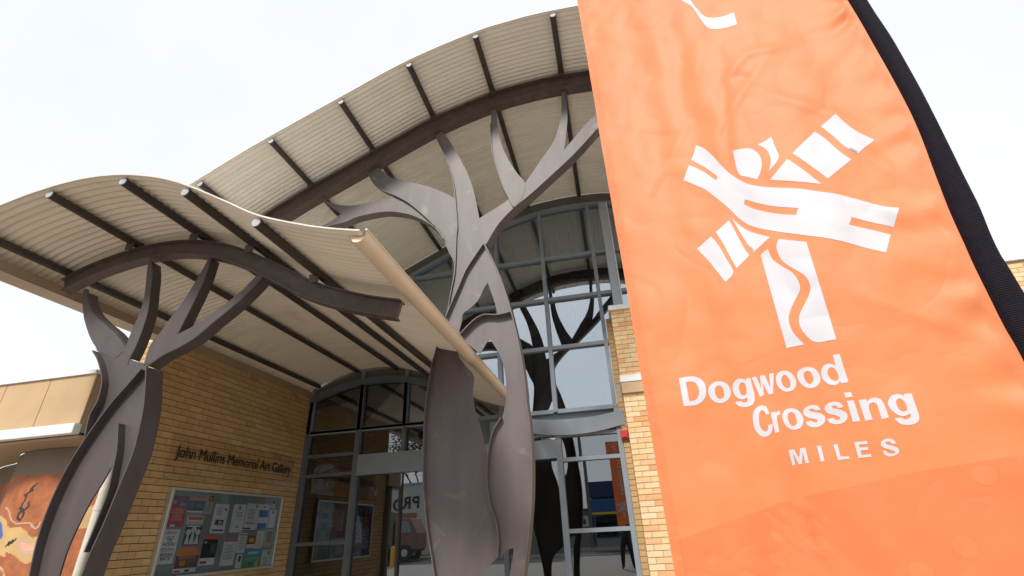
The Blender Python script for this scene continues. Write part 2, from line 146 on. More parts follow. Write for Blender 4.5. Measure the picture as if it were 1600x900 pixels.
'board':[(6.018,0.965),(8.433,2.067)],
'glassdiv':[(7.245,0.944),(7.245,2.031)],
}

# ------------------------------------------------------------------ materials
def mat(name, col, rough=.6, metal=0, var=.12, vscale=6, bump=0, bscale=60, spec=.5, island=0, col2=None, streak=None):
    m = bpy.data.materials.new(name); m.use_nodes = True; t = m.node_tree; b = t.nodes['Principled BSDF']
    b.inputs['Roughness'].default_value = rough; b.inputs['Metallic'].default_value = metal; b.inputs['Specular IOR Level'].default_value = spec
    tc = t.nodes.new('ShaderNodeTexCoord')
    nz = t.nodes.new('ShaderNodeTexNoise'); nz.inputs['Scale'].default_value = vscale; nz.inputs['Detail'].default_value = 6
    if streak:
        mp = t.nodes.new('ShaderNodeMapping'); mp.inputs['Scale'].default_value = streak
        t.links.new(tc.outputs['Object'], mp.inputs[0]); t.links.new(mp.outputs[0], nz.inputs['Vector'])
    else: t.links.new(tc.outputs['Object'], nz.inputs['Vector'])
    r = t.nodes.new('ShaderNodeValToRGB'); c2 = col2 or col
    r.color_ramp.elements[0].position = .28; r.color_ramp.elements[1].position = .72
    r.color_ramp.elements[0].color = tuple(max(0, c*(1-var)) for c in col)+(1,)
    r.color_ramp.elements[1].color = tuple(min(1, c*(1+var)) for c in c2)+(1,)
    t.links.new(nz.outputs['Fac'], r.inputs[0]); out = r.outputs[0]
    if island:
        ge = t.nodes.new('ShaderNodeNewGeometry'); oi = t.nodes.new('ShaderNodeObjectInfo')
        ad = t.nodes.new('ShaderNodeMath'); ad.operation = 'ADD'; fr = t.nodes.new('ShaderNodeMath'); fr.operation = 'FRACT'
        t.links.new(ge.outputs['Random Per Island'], ad.inputs[0]); t.links.new(oi.outputs['Random'], ad.inputs[1]); t.links.new(ad.outputs[0], fr.inputs[0])
        r2 = t.nodes.new('ShaderNodeValToRGB'); cr = r2.color_ramp
        while len(cr.elements) < len(island): cr.elements.new(.5)
        for i, (p, c) in enumerate(island): cr.elements[i].position = p; cr.elements[i].color = tuple(c)+(1,)
        mx = t.nodes.new('ShaderNodeMixRGB'); mx.blend_type = 'MULTIPLY'; mx.inputs[0].default_value = 1
        t.links.new(fr.outputs[0], r2.inputs[0]); t.links.new(r2.outputs[0], mx.inputs[1]); t.links.new(out, mx.inputs[2]); out = mx.outputs[0]
    t.links.new(out, b.inputs['Base Color'])
    if bump:
        n2 = t.nodes.new('ShaderNodeTexNoise'); n2.inputs['Scale'].default_value = bscale; n2.inputs['Detail'].default_value = 4
        bp = t.nodes.new('ShaderNodeBump'); bp.inputs['Strength'].default_value = bump; bp.inputs['Distance'].default_value = .01
        t.links.new(tc.outputs['Object'], n2.inputs['Vector']); t.links.new(n2.outputs['Fac'], bp.inputs['Height']); t.links.new(bp.outputs[0], b.inputs['Normal'])
    return m
def glass_mat(name, tint, refl, fmin):
    m = bpy.data.materials.new(name); m.use_nodes = True; t = m.node_tree; t.nodes.clear()
    o = t.nodes.new('ShaderNodeOutputMaterial'); mx = t.nodes.new('ShaderNodeMixShader'); tr = t.nodes.new('ShaderNodeBsdfTransparent'); gl = t.nodes.new('ShaderNodeBsdfGlossy')
    tr.inputs[0].default_value = tint+(1,); gl.inputs[0].default_value = refl+(1,); gl.inputs['Roughness'].default_value = .0
    fr = t.nodes.new('ShaderNodeLayerWeight'); fr.inputs[0].default_value = .5       # facing term: the same from both sides of the pane
    pw = t.nodes.new('ShaderNodeMath'); pw.operation = 'POWER'; pw.inputs[1].default_value = 4.5
    ad = t.nodes.new('ShaderNodeMath'); ad.operation = 'MULTIPLY_ADD'; ad.inputs[1].default_value = 1-fmin; ad.inputs[2].default_value = fmin; ad.use_clamp = True
    t.links.new(fr.outputs['Facing'], pw.inputs[0]); t.links.new(pw.outputs[0], ad.inputs[0]); t.links.new(ad.outputs[0], mx.inputs[0])
    t.links.new(tr.outputs[0], mx.inputs[1]); t.links.new(gl.outputs[0], mx.inputs[2]); t.links.new(mx.outputs[0], o.inputs[0])
    return m
M = {}
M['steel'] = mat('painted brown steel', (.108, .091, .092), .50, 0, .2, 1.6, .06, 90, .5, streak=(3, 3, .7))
M['steel_shaded'] = mat('brown steel with painted shade', (.074, .060, .060), .45, 0, .2, 1.6, .06, 90, .5, streak=(3, 3, .7))  # left tree column: its shade is put into this darker base colour
M['beam'] = mat('dark brown beam steel', (.080, .060, .053), .5, 0, .22, 9, .12, 120)
M['purlin'] = mat('dark brown tube steel', (.050, .038, .034), .5, 0, .25, 14, .15, 140)
M['sheet'] = mat('cream roof sheet', (.75, .69, .585), .5, 0, .07, 1.2, .02, 40, streak=(.6, 6, .6))
M['sheet_pale'] = mat('pale roof sheet', (.80, .775, .715), .5, 0, .07, 1.2, .02, 40, streak=(.6, 6, .6))
M['cap'] = mat('grey end cap', (.40, .42, .45), .6)
M['edge'] = mat('cream sheet edge', (.60, .58, .52), .5)
M['gutter'] = mat('beige gutter steel', (.76, .60, .44), .38, 0, .05, 3)
M['fascia'] = mat('beige fascia steel', (.38, .285, .195), .5, 0, .06, 2)
M['tanpanel'] = mat('tan cladding', (.52, .36, .20), .6, 0, .07, 2, .03, 60)
M['white'] = mat('white painted metal', (.78, .79, .80), .45, 0, .05, 4)
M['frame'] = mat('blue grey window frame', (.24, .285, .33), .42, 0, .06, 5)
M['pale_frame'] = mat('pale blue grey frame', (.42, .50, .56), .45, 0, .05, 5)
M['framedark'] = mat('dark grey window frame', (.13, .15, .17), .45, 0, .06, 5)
M['bulk'] = mat('olive grey bulkhead', (.13, .125, .11), .6, 0, .08, 4)
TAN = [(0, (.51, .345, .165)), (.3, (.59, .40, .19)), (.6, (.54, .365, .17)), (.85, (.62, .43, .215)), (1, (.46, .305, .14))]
CRM = [(0, (.78, .50, .25)), (.22, (.84, .63, .38)), (.45, (.80, .55, .28)), (.62, (.86, .68, .44)), (.80, (.74, .38, .17)), (.92, (.83, .60, .34)), (1, (.68, .33, .15))]
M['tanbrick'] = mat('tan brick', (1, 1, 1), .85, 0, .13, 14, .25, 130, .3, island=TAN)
M['creambrick'] = mat('cream and orange brick', (.98, .98, .98), .85, 0, .14, 16, .25, 130, .3, island=CRM)
M['mortar'] = mat('brown mortar', (.15, .10, .06), .95, 0, .15, 20, .2, 100)
M['mortar_pale'] = mat('pale mortar', (.46, .36, .25), .95, 0, .15, 20, .2, 100)
M['felt'] = mat('blue grey felt', (.20, .24, .255), .9, 0, .06, 30)
M['alu'] = mat('aluminium', (.62, .62, .60), .35, .6, .05, 8)
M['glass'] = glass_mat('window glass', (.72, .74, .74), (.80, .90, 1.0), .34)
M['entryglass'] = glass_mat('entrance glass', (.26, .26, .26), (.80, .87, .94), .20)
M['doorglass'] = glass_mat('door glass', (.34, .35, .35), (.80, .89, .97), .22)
M['boardglass'] = glass_mat('notice board glass', (.86, .89, .90), (.9, .95, 1), .03)
M['acrylic'] = glass_mat('clear acrylic', (.965, .955, .945), (1, 1, 1), .012)
M['black'] = mat('black lettering', (.018, .016, .016), .5)
M['lining'] = mat('pale ribbed ceiling lining', (.80, .78, .72), .5, 0, .05, 1)
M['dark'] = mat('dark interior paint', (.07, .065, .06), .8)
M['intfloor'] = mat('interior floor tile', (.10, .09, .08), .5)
M['paving'] = mat('concrete paving', (.35, .30, .25), .85, 0, .1, 2, .2, 60)
M['asphalt'] = mat('asphalt', (.055, .055, .057), .9, 0, .2, 8, .3, 150)
M['kerb'] = mat('kerb concrete', (.45, .43, .40), .85, 0, .1, 4)
M['line'] = mat('road paint', (.75, .75, .72), .7)
M['dirt'] = mat('verge grass', (.22, .17, .09), .95, 0, .25, 3)
M['sleeve'] = mat('black banner webbing', (.009, .0065, .013), .8, 0, .3, 50, .3, 400, .2)
M['print'] = mat('white banner print', (.57, .56, .60), .5, 0, .02, 3)
M['pole'] = mat('cream downpipe', (.62, .60, .52), .4)
M['red'] = mat('red alarm plastic', (.55, .035, .03), .35)
M['concrete'] = mat('grey wall plaster', (.20, .16, .12), .8, 0, .1, 3)
M['mural_o'] = mat('mural orange paint', (.36, .115, .04), .7, 0, .28, 4, streak=(2, 2, 2))
M['mural_y'] = mat('mural yellow paint', (.55, .36, .15), .7, 0, .1, 4)
M['mural_b'] = mat('mural blue paint', (.07, .12, .36), .7)
M['mural_p'] = mat('mural pink paint', (.66, .36, .24), .7)
M['mural_w'] = mat('mural pale line paint', (.52, .34, .27), .7)
M['mural_k'] = mat('mural black paint', (.03, .025, .022), .7)
def flag_mat(name, col):
    m = mat(name, col, .52, 0, .05, 1.5); t = m.node_tree; b = t.nodes['Principled BSDF']
    tc = t.nodes.new('ShaderNodeTexCoord'); prev = None          # crumple creases and the fine weave
    for sc, det, dist, st, ridge in ((1.9, 3, .020, .30, 1), (7, 4, .005, .26, 1), (420, 1, .0006, .25, 0)):
        nz = t.nodes.new('ShaderNodeTexNoise'); nz.inputs['Scale'].default_value = sc; nz.inputs['Detail'].default_value = det; nz.inputs['Distortion'].default_value = .6 if ridge else 0
        t.links.new(tc.outputs['Object'], nz.inputs['Vector']); h = nz.outputs['Fac']
        if ridge:
            a1 = t.nodes.new('ShaderNodeMath'); a1.operation = 'SUBTRACT'; a1.inputs[1].default_value = .5; a2 = t.nodes.new('ShaderNodeMath'); a2.operation = 'ABSOLUTE'
            a3 = t.nodes.new('ShaderNodeMath'); a3.operation = 'POWER'; a3.inputs[1].default_value = .7
            t.links.new(h, a1.inputs[0]); t.links.new(a1.outputs[0], a2.inputs[0]); t.links.new(a2.outputs[0], a3.inputs[0]); h = a3.outputs[0]
        bp = t.nodes.new('ShaderNodeBump'); bp.inputs['Strength'].default_value = st; bp.inputs['Distance'].default_value = dist
        t.links.new(h, bp.inputs['Height'])
        if prev: t.links.new(prev, bp.inputs['Normal'])
        prev = bp.outputs[0]
    t.links.new(prev, b.inputs['Normal']); o = [n for n in t.nodes if n.type == 'OUTPUT_MATERIAL'][0]
    tl = t.nodes.new('ShaderNodeBsdfTranslucent'); mx = t.nodes.new('ShaderNodeMixShader'); mx.inputs[0].default_value = .28
    src = b.inputs['Base Color'].links[0].from_socket; t.links.new(src, tl.inputs[0])
    t.links.new(b.outputs[0], mx.inputs[1]); t.links.new(tl.outputs[0], mx.inputs[2]); t.links.new(mx.outputs[0], o.inputs[0])
    return m
M['flag'] = flag_mat('orange banner polyester', (.865, .282, .106))
M['bandprint'] = flag_mat('deep orange banner print', (.84, .26, .095))
M['dotprint'] = flag_mat('pale orange banner print', (.87, .29, .112))
M['flag2'] = flag_mat('street flag polyester', (.70, .17, .05))
def add_wear(m, col, scale, lo, hi, amt):
    t = m.node_tree; b = t.nodes['Principled BSDF']; src = b.inputs['Base Color'].links[0].from_socket
    tc = t.nodes.new('ShaderNodeTexCoord'); nz = t.nodes.new('ShaderNodeTexNoise'); nz.inputs['Scale'].default_value = scale; nz.inputs['Detail'].default_value = 8; nz.inputs['Distortion'].default_value = 1.2
    rr = t.nodes.new('ShaderNodeValToRGB'); rr.color_ramp.elements[0].position = lo; rr.color_ramp.elements[1].position = hi
    rr.color_ramp.elements[0].color = (0, 0, 0, 1); rr.color_ramp.elements[1].color = (amt, amt, amt, 1)
    mx = t.nodes.new('ShaderNodeMixRGB'); mx.inputs[2].default_value = col+(1,)
    t.links.new(tc.outputs['Object'], nz.inputs['Vector']); t.links.new(nz.outputs['Fac'], rr.inputs[0]); t.links.new(rr.outputs[0], mx.inputs[0]); t.links.new(src, mx.inputs[1]); t.links.new(mx.outputs[0], b.inputs['Base Color'])
add_wear(M['steel'], (.30, .27, .26), 2.6, .60, .74, .35); add_wear(M['steel_shaded'], (.20, .17, .16), 2.6, .62, .76, .3); add_wear(M['beam'], (.16, .12, .10), 5, .56, .74, .6)
add_wear(M['sheet'], (.50, .42, .32), .9, .55, .75, .35); add_wear(M['sheet_pale'], (.58, .53, .44), .9, .55, .75, .35)
add_wear(M['tanbrick'], (.16, .11, .07), 1.1, .58, .74, .38); add_wear(M['tanpanel'], (.36, .26, .16), 1.3, .55, .75, .4)
def ribs(m, scale, strength):
    t = m.node_tree; b = t.nodes['Principled BSDF']; tc = t.nodes.new('ShaderNodeTexCoord'); w = t.nodes.new('ShaderNodeTexWave'); w.bands_direction = 'Z'; w.inputs['Scale'].default_value = scale
    bp = t.nodes.new('ShaderNodeBump'); bp.inputs['Strength'].default_value = strength; bp.inputs['Distance'].default_value = .003
    t.links.new(tc.outputs['Object'], w.inputs['Vector']); t.links.new(w.outputs['Fac'], bp.inputs['Height']); t.links.new(bp.outputs[0], b.inputs['Normal'])
ribs(M['sleeve'], 48, .6)
_cols = {}
def flat(c, rough=.6):
    k = tuple(c)
    if k not in _cols: _cols[k] = mat('print %d' % len(_cols), c, rough, 0, .06, 30)
    return _cols[k]
# ------------------------------------------------------------------ helpers
ORIG = {}
def tag(o, label=None, cat=None, group=None, kind=None):
    if label: o['label'] = label
    if cat: o['category'] = cat
    if group: o['group'] = group
    if kind: o['kind'] = kind
    return o
def thing(name, loc, label, cat, group=None):
    o = bpy.data.objects.new(name, None); COL.objects.link(o); o.location = loc; o.empty_display_size = .2
    ORIG[o.name] = Vector(loc)
    return tag(o, label, cat, group)
def root_of(p):
    while p.parent: p = p.parent
    return ORIG.get(p.name, Vector((0, 0, 0)))
def link(name, me, parent=None, loc=None):
    o = bpy.data.objects.new(name, me); COL.objects.link(o)
    if parent: o.parent = parent
    if loc is not None: o.location = loc
    return o
class MB:
    def __init__(s): s.v = []; s.f = []; s.m = []
    def add(s, vs, fs, mi=0):
        b = len(s.v); s.v += [tuple(v) for v in vs]
        for f in fs: s.f.append(tuple(b+i for i in f)); s.m.append(mi)
    def box(s, x0, x1, y0, y1, z0, z1, mi=0):
        s.add([(x0,y0,z0),(x1,y0,z0),(x1,y1,z0),(x0,y1,z0),(x0,y0,z1),(x1,y0,z1),(x1,y1,z1),(x0,y1,z1)],
              [(3,2,1,0),(4,5,6,7),(0,1,5,4),(1,2,6,5),(2,3,7,6),(3,0,4,7)], mi)
    def prism(s, poly, y0, y1, holes=(), mi=0):      # outline in XZ extruded along Y
        loops = [list(poly)]+[list(h) for h in holes]
        tri = tessellate_polygon([[Vector((x, z, 0)) for x, z in L] for L in loops])
        flat_ = [p for L in loops for p in L]; n = len(flat_)
        vs = [(x, y0, z) for x, z in flat_]+[(x, y1, z) for x, z in flat_]
        fs = [tuple(t) for t in tri]+[tuple(n+i for i in reversed(t)) for t in tri]
        b = 0
        for L in loops:
            k = len(L)
            for i in range(k): j = (i+1) % k; fs.append((b+i, b+j, n+b+j, n+b+i))
            b += k
        s.add(vs, fs, mi)
    def strip(s, path, t, y0, y1, mi=0):             # ribbon of thickness t along an XZ path, from y0 to y1
        n = len(path); L = []; R = []
        for i in range(n):
            a = path[max(0, i-1)]; c = path[min(n-1, i+1)]; dx, dz = c[0]-a[0], c[1]-a[1]; l = math.hypot(dx, dz) or 1
            nx, nz = -dz/l*t/2, dx/l*t/2
            L.append((path[i][0]+nx, path[i][1]+nz)); R.append((path[i][0]-nx, path[i][1]-nz))
        vs = []
        for p, q in zip(L, R): vs += [(p[0], y0, p[1]), (q[0], y0, q[1]), (q[0], y1, q[1]), (p[0], y1, p[1])]
        fs = [(0,1,2,3), (4*n-1, 4*n-2, 4*n-3, 4*n-4)]
        for i in range(n-1):
            for k in range(4): a = 4*i+k; b = 4*i+(k+1) % 4; fs.append((a, a+4, b+4, b))
        s.add(vs, fs, mi)
    def tube(s, a, b, r, r2=None, n=12, mi=0):
        a = Vector(a); b = Vector(b); r2 = r if r2 is None else r2; d = (b-a).normalized()
        u = d.orthogonal().normalized(); w = d.cross(u); vs = []
        for c, rr in ((a, r), (b, r2)):
            for i in range(n): th = 2*math.pi*i/n; vs.append(c+u*rr*math.cos(th)+w*rr*math.sin(th))
        fs = [tuple(reversed(range(n))), tuple(range(n, 2*n))]+[(i, (i+1) % n, n+(i+1) % n, n+i) for i in range(n)]
        s.add(vs, fs, mi)
    def mesh(s, name, mats, off=Vector((0,0,0)), smooth=False):
        me = bpy.data.meshes.new(name); me.from_pydata([(x-off.x, y-off.y, z-off.z) for x, y, z in s.v], [], s.f)
        for m in (mats if isinstance(mats, (list, tuple)) else [mats]): me.materials.append(m)
        me.polygons.foreach_set('material_index', s.m)
        bm = bmesh.new(); bm.from_mesh(me); bmesh.ops.recalc_face_normals(bm, faces=bm.faces); bm.to_mesh(me); bm.free()
        if smooth: me.polygons.foreach_set('use_smooth', [True]*len(me.polygons))
        me.update(); return me
    def build(s, name, mats, parent=None, smooth=False):
        off = root_of(parent) if parent else Vector((0,0,0))
        o = link(name, s.mesh(name, mats, off, smooth), parent)
        if smooth:
            try: o.data.set_sharp_from_angle(angle=math.radians(35))
            except Exception: pass
        return o
def bevel(o, w, seg=1):
    m = o.modifiers.new('bevel', 'BEVEL'); m.width = w; m.segments = seg; m.limit_method = 'ANGLE'; return o
def smooth_path(pts, closed=False, sub=4, corner=48):
    n = len(pts); out = []
    def iscorner(i):
        if not closed and (i == 0 or i == n-1): return True
        a, b, c = pts[i-1], pts[i], pts[(i+1) % n]
        d = math.degrees(abs(((math.atan2(c[1]-b[1], c[0]-b[0])-math.atan2(b[1]-a[1], b[0]-a[0])+math.pi) % (2*math.pi))-math.pi))
        return d > corner
    cs = [iscorner(i) for i in range(n)]
    for i in range(n if closed else n-1):
        p1 = pts[i]; p2 = pts[(i+1) % n]
        p0 = pts[i-1] if (closed or i > 0) and not cs[i] else (2*p1[0]-p2[0], 2*p1[1]-p2[1])
        p3 = pts[(i+2) % n] if (closed or i < n-2) and not cs[(i+1) % n] else (2*p2[0]-p1[0], 2*p2[1]-p1[1])
        if cs[i] and cs[(i+1) % n]: out.append(p1); continue
        for k in range(sub):
            t = k/sub; t2 = t*t; t3 = t2*t
            out.append(tuple(.5*(2*p1[j]+(p2[j]-p0[j])*t+(2*p0[j]-5*p1[j]+4*p2[j]-p3[j])*t2+(3*p1[j]-p0[j]-3*p2[j]+p3[j])*t3) for j in (0, 1)))
    if not closed: out.append(pts[-1])
    cl = []
    for p in out:
        if not cl or math.hypot(p[0]-cl[-1][0], p[1]-cl[-1][1]) > .002: cl.append(p)
    if closed and math.hypot(cl[0][0]-cl[-1][0], cl[0][1]-cl[-1][1]) < .002: cl.pop()
    return cl
def curve_fn(pts):
    pts = sorted(smooth_path(sorted(pts), sub=6, corner=170))
    def f(x):
        if x <= pts[0][0]: a, b = pts[0], pts[1]
        elif x >= pts[-1][0]: a, b = pts[-2], pts[-1]
        else:
            for a, b in zip(pts, pts[1:]):
                if a[0] <= x <= b[0]: break
        return a[1]+(b[1]-a[1])*(x-a[0])/((b[0]-a[0]) or 1)
    return f
def text_mesh(body, size=1, extrude=0, offset=0, spacing=1, res=6):
    c = bpy.data.curves.new('lettering', 'FONT'); c.body = body; c.size = size; c.extrude = extrude; c.offset = offset; c.space_character = spacing; c.resolution_u = res
    o = bpy.data.objects.new('lettering', c); COL.objects.link(o); bpy.context.view_layer.update()
    dg = bpy.context.evaluated_depsgraph_get(); me = bpy.data.meshes.new_from_object(o.evaluated_get(dg), depsgraph=dg)
    bpy.data.objects.remove(o); bpy.data.curves.remove(c); return me
# ------------------------------------------------------------------ ground and street (seen in the glass)
def struct(name, mb, m): return tag(mb.build(name, m), kind='structure')
g = MB(); g.box(-400, 400, -400, 400, -.6, -.16); struct('ground', g, M['dirt'])
g = MB(); g.box(-60, 60, -8.6, 5.0, -.2, 0); g.box(-5.9, 1.6, 5.0, 8.93, -.2, 0); struct('pavement', g, M['paving'])
g = MB(); g.box(-60, 60, -8.78, -8.604, -.2, .002); struct('kerb', g, M['kerb'])
g = MB(); g.box(-120, 120, -17.5, -8.785, -.22, -.14); struct('road', g, M['asphalt'])
g = MB()
for i in range(16): g.box(-60+i*8, -57+i*8, -13.25, -13.13, -.139, -.136)
struct('road_marking', g, M['line'])
g = MB(); g.box(-120, 120, -17.7, -17.505, -.2, .002); struct('far_kerb', g, M['kerb'])
g = MB(); g.box(-120, 120, -20.4, -17.705, -.2, 0); struct('far_pavement', g, M['paving'])
# ------------------------------------------------------------------ roofs
roofL = curve_fn([(-6.25, 4.09), (-5.9, 4.27), (-5.59, 4.385), (-5.16, 4.475), (-4.72, 4.51), (-4.27, 4.47), (-3.79, 4.335), (-3.40, 4.155), (-2.94, 3.885), (-2.59, 3.675), (-2.16, 3.50), (-1.88, 3.41), (-1.66, 3.355)])
upts = [(-6.2, 5.75), (-5.557, 6.055), (-5.0, 6.375), (-4.42, 6.68), (-3.34, 7.20), (-2.3, 7.68), (-1.25, 7.985), (-.66, 8.055), (-.30, 8.07)]
roofU = curve_fn(upts+[(-.6-x, z) for x, z in reversed(upts[:-1])])
def corrugated(f, x0, x1, nx, y0, y1, mb, pitch=.076, amp=.0105, seg=6):
    ny = int((y1-y0)/pitch*seg); xs = [x0+(x1-x0)*i/nx for i in range(nx+1)]; vs = []; fs = []
    for j in range(ny+1):
        y = y0+(y1-y0)*j/ny; dz = amp*math.cos(2*math.pi*y/pitch)
        for x in xs:
            sl = (f(x+.02)-f(x-.02))/.04; l = math.sqrt(1+sl*sl)
            vs.append((x-sl/l*(dz+amp), y, f(x)+(dz+amp)/l))
    for j in range(ny):
        for i in range(nx): a = j*(nx+1)+i; fs.append((a, a+1, a+nx+2, a+nx+1))
    mb.add(vs, fs)
def follow(f, x0, x1, n): return [(x0+(x1-x0)*i/n, f(x0+(x1-x0)*i/n)) for i in range(n+1)]
def off_path(f, x0, x1, n, d):
    o = []
    for i in range(n+1):
        x = x0+(x1-x0)*i/n; sl = (f(x+.02)-f(x-.02))/.04; l = math.sqrt(1+sl*sl); o.append((x+sl/l*d, f(x)-d/l))
    return o
def roof(name, f, x0, x1, nx, yf, yb, purlins, r, beamY, btop, bbot, bx0, bx1, sheet, label):
    t = thing(name, ((x0+x1)/2, yf, f((x0+x1)/2)), label, 'canopy roof')
    mb = MB(); corrugated(f, x0, x1, nx, yf, yb, mb); mb.build('roof_sheet', M[sheet], t, True)
    mb = MB(); mb.strip(off_path(f, x0, x1, nx, -.010), .013, yf-.012, yf-.002); mb.build('edge_flashing', M['edge'], t)
    for x in purlins:
        sl = (f(x+.02)-f(x-.02))/.04; l = math.sqrt(1+sl*sl); px_, pz = x+sl/l*r, f(x)-r/l
        mb = MB(); mb.tube((px_, yf+.03, pz), (px_, yb-.06, pz), r, n=14); p = mb.build('purlin', M['purlin'], t, True)
        mb = MB(); mb.tube((px_, yf+.022, pz), (px_, yf+.0302, pz), r*.93, n=14); mb.build('end_cap', M['cap'], p)
    mid = (btop+bbot)/2; n = 48; fl = .06 if bbot < .35 else .085
    mb = MB(); mb.strip(off_path(f, bx0, bx1, n, mid), bbot-btop-.03, beamY-.02, beamY+.02); b = mb.build('curved_beam', M['beam'], t, True)
    mb = MB(); mb.strip(off_path(f, bx0, bx1, n, btop+.007), .014, beamY-fl, beamY+fl); mb.build('top_flange', M['beam'], b, True)
    mb = MB(); mb.strip(off_path(f, bx0, bx1, n, bbot-.007), .014, beamY-fl, beamY+fl); mb.build('bottom_flange', M['beam'], b, True)
    for x in purlins:
        if bx0+.1 < x < bx1-.1:
            sl = (f(x+.02)-f(x-.02))/.04; l = math.sqrt(1+sl*sl); cx, cz = x+sl/l*(btop-.02), f(x)-(btop-.02)/l
            mb = MB(); mb.box(cx-.05, cx+.05, beamY-.1, beamY-.09, cz-.05, cz+.04); mb.build('cleat', M['beam'], b)
    return t
low = roof('entrance_canopy', roofL, -6.2, -1.66, 70, 2.72, 8.94, [-5.95, -5.08, -4.20, -3.42, -2.60], .042, 3.72, .125, .305, -6.0, -1.72, 'sheet', 'low wave shaped canopy of cream corrugated sheet over the notice board wall')
high = roof('atrium_roof', roofU, -6.2, 3.4, 100, 4.5, 8.94, [-5.47, -4.42, -3.35, -2.29, -1.24, -.05, 1.05, 2.1, 3.1], .045, 5.62, .10, .40, -6.0, 3.3, 'sheet_pale', 'tall arched roof of pale corrugated sheet above the glass atrium')
# gutters of the low canopy
def sweepY(prof, y0, y1, mb, closed=True):
    n = len(prof); vs = [(x, y0, z) for x, z in prof]+[(x, y1, z) for x, z in prof]
    fs = [(i, (i+1) % n, n+(i+1) % n, n+i) for i in range(n if closed else n-1)]
    mb.add(vs, fs); return fs
gx, gz, gr = -1.688, 3.345, .068
outer = [(gx+gr*math.cos(a), gz+gr*math.sin(a)) for a in [math.pi+math.pi*i/14 for i in range(15)]]
outer = outer+[(gx+gr, gz+.035)]; inner = [(gx+gr-.006, gz+.035)]+[(gx+(gr-.006)*math.cos(a), gz+(gr-.006)*math.sin(a)) for a in [2*math.pi-math.pi*i/14 for i in range(15)]]
mb = MB(); sweepY(outer+inner, 2.74, 8.93, mb); gut = mb.build('gutter', M['gutter'], low, True)
mb = MB(); mb.prism([(gx+(gr-.007)*math.cos(a), gz-.004+(gr-.007)*math.sin(a)) for a in [math.pi+math.pi*i/14 for i in range(15)]], 2.765, 2.775); mb.build('stop_end', M['gutter'], gut)
mb = MB(); mb.tube((gx+gr, 2.74, gz+.04), (gx+gr, 8.93, gz+.04), .009, n=8); mb.build('rolled_lip', M['gutter'], gut, True)
mb = MB(); mb.box(-6.30, -6.06, 2.70, 8.9, 3.985, 4.005); mb.box(-6.30, -6.285, 2.70, 8.9, 4.008, 4.15); mb.box(-6.075, -6.06, 2.70, 8.9, 4.008, 4.10); mb.box(-6.28, -6.08, 2.70, 2.712, 4.008, 4.12)
mb.build('wall_gutter', M['fascia'], low)
# ------------------------------------------------------------------ steel trees
def plate(name, pts, y, parent, holes=(), t=.014, m='steel'):
    mb = MB(); mb.prism(smooth_path(D[pts], True), y, y+t, [smooth_path(D[h], True) for h in holes]); return mb.build(name, M['steel_shaded' if pts[0] == 'L' else m], parent)
def flange(pts, y, fwd, back, parent, t=.012, m='steel'):
    mb = MB(); mb.strip(smooth_path(D[pts], False, 5, 75), t, y-fwd, y+back); return mb.build('flange', M['steel_shaded' if pts[0] == 'L' else m], parent, True)
YL, YB = 3.72, 5.62
tl = thing('steel_tree_column', (-4.6, YL, 0), 'shorter brown steel tree column with four upright horns under the low canopy', 'tree column', 'steel tree columns holding up the roofs')
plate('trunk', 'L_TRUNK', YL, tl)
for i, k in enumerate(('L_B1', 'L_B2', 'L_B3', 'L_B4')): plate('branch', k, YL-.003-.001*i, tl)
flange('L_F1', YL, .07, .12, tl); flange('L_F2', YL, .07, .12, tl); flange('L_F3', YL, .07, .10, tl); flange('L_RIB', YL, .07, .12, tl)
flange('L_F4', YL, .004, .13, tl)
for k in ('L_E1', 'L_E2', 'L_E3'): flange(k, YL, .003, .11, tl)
tb = thing('steel_tree_column', (-1.6, YB, 0), 'tall brown steel tree column with spreading branches in front of the atrium glass', 'tree column', 'steel tree columns holding up the roofs')
plate('trunk', 'B_LOW', YB, tb, ('B_H1', 'B_H2'))
plate('branch', 'B_MAIN', YB-.004, tb); plate('branch', 'B_P1', YB+.016, tb); plate('branch', 'B_P2', YB+.006, tb); plate('branch', 'B_P5', YB-.009, tb)
for k, a, b in (('B_G1', .07, .10), ('B_G2', .05, .16), ('B_G3', .09, .10), ('B_G4', .07, .10), ('B_G5', .07, .05), ('B_G6', .006, .19), ('B_G7', .035, .06), ('B_G8', .01, .14), ('B_G9', .03, .05), ('B_G10', .035, .05)):
    flange(k, YB, a, b, tb)
# ------------------------------------------------------------------ brickwork
CRS = .0868
def brick_mesh(l, h, d, m):
    mb = MB(); mb.box(-l/2, l/2, -d/2, d/2, -h/2, h/2); me = mb.mesh('brick', m); return me
def bricks(root, spots, mesh_by_len, m, limit=300, m2=None):
    spots.sort(key=lambda s: s[0]); off = root_of(root); rest = MB()
    for i, (k, c, l, h, d, ax) in enumerate(spots):
        jit = random.uniform(-.0015, .0025)
        c = Vector(c)
        if ax == 'x': c.x += jit
        else: c.y -= jit
        if i < limit:
            key = (round(l, 3), ax)
            if key not in mesh_by_len:
                mb = MB()
                if ax == 'x': mb.box(-d/2, d/2, -l/2, l/2, -h/2, h/2)
                else: mb.box(-l/2, l/2, -d/2, d/2, -h/2, h/2)
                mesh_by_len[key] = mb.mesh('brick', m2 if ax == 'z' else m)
            link('brick', mesh_by_len[key], root, c-off)
        elif ax == 'x': rest.box(c.x-d/2, c.x+d/2, c.y-l/2, c.y+l/2, c.z-h/2, c.z+h/2)
        else: rest.box(c.x-l/2, c.x+l/2, c.y-d/2, c.y+d/2, c.z-h/2, c.z+h/2)
    if rest.v: tag(rest.build('brickwork', m, root), kind='stuff')
wl = thing('brick_wall', (-6.25, 7.1, 0), 'tan brick side wall carrying the gallery lettering and notice board', 'brick wall')
mb = MB(); mb.box(-6.45, -6.148, 5.315, 8.95, 0, 3.96); mb.build('mortar_bed', M['mortar'], wl)
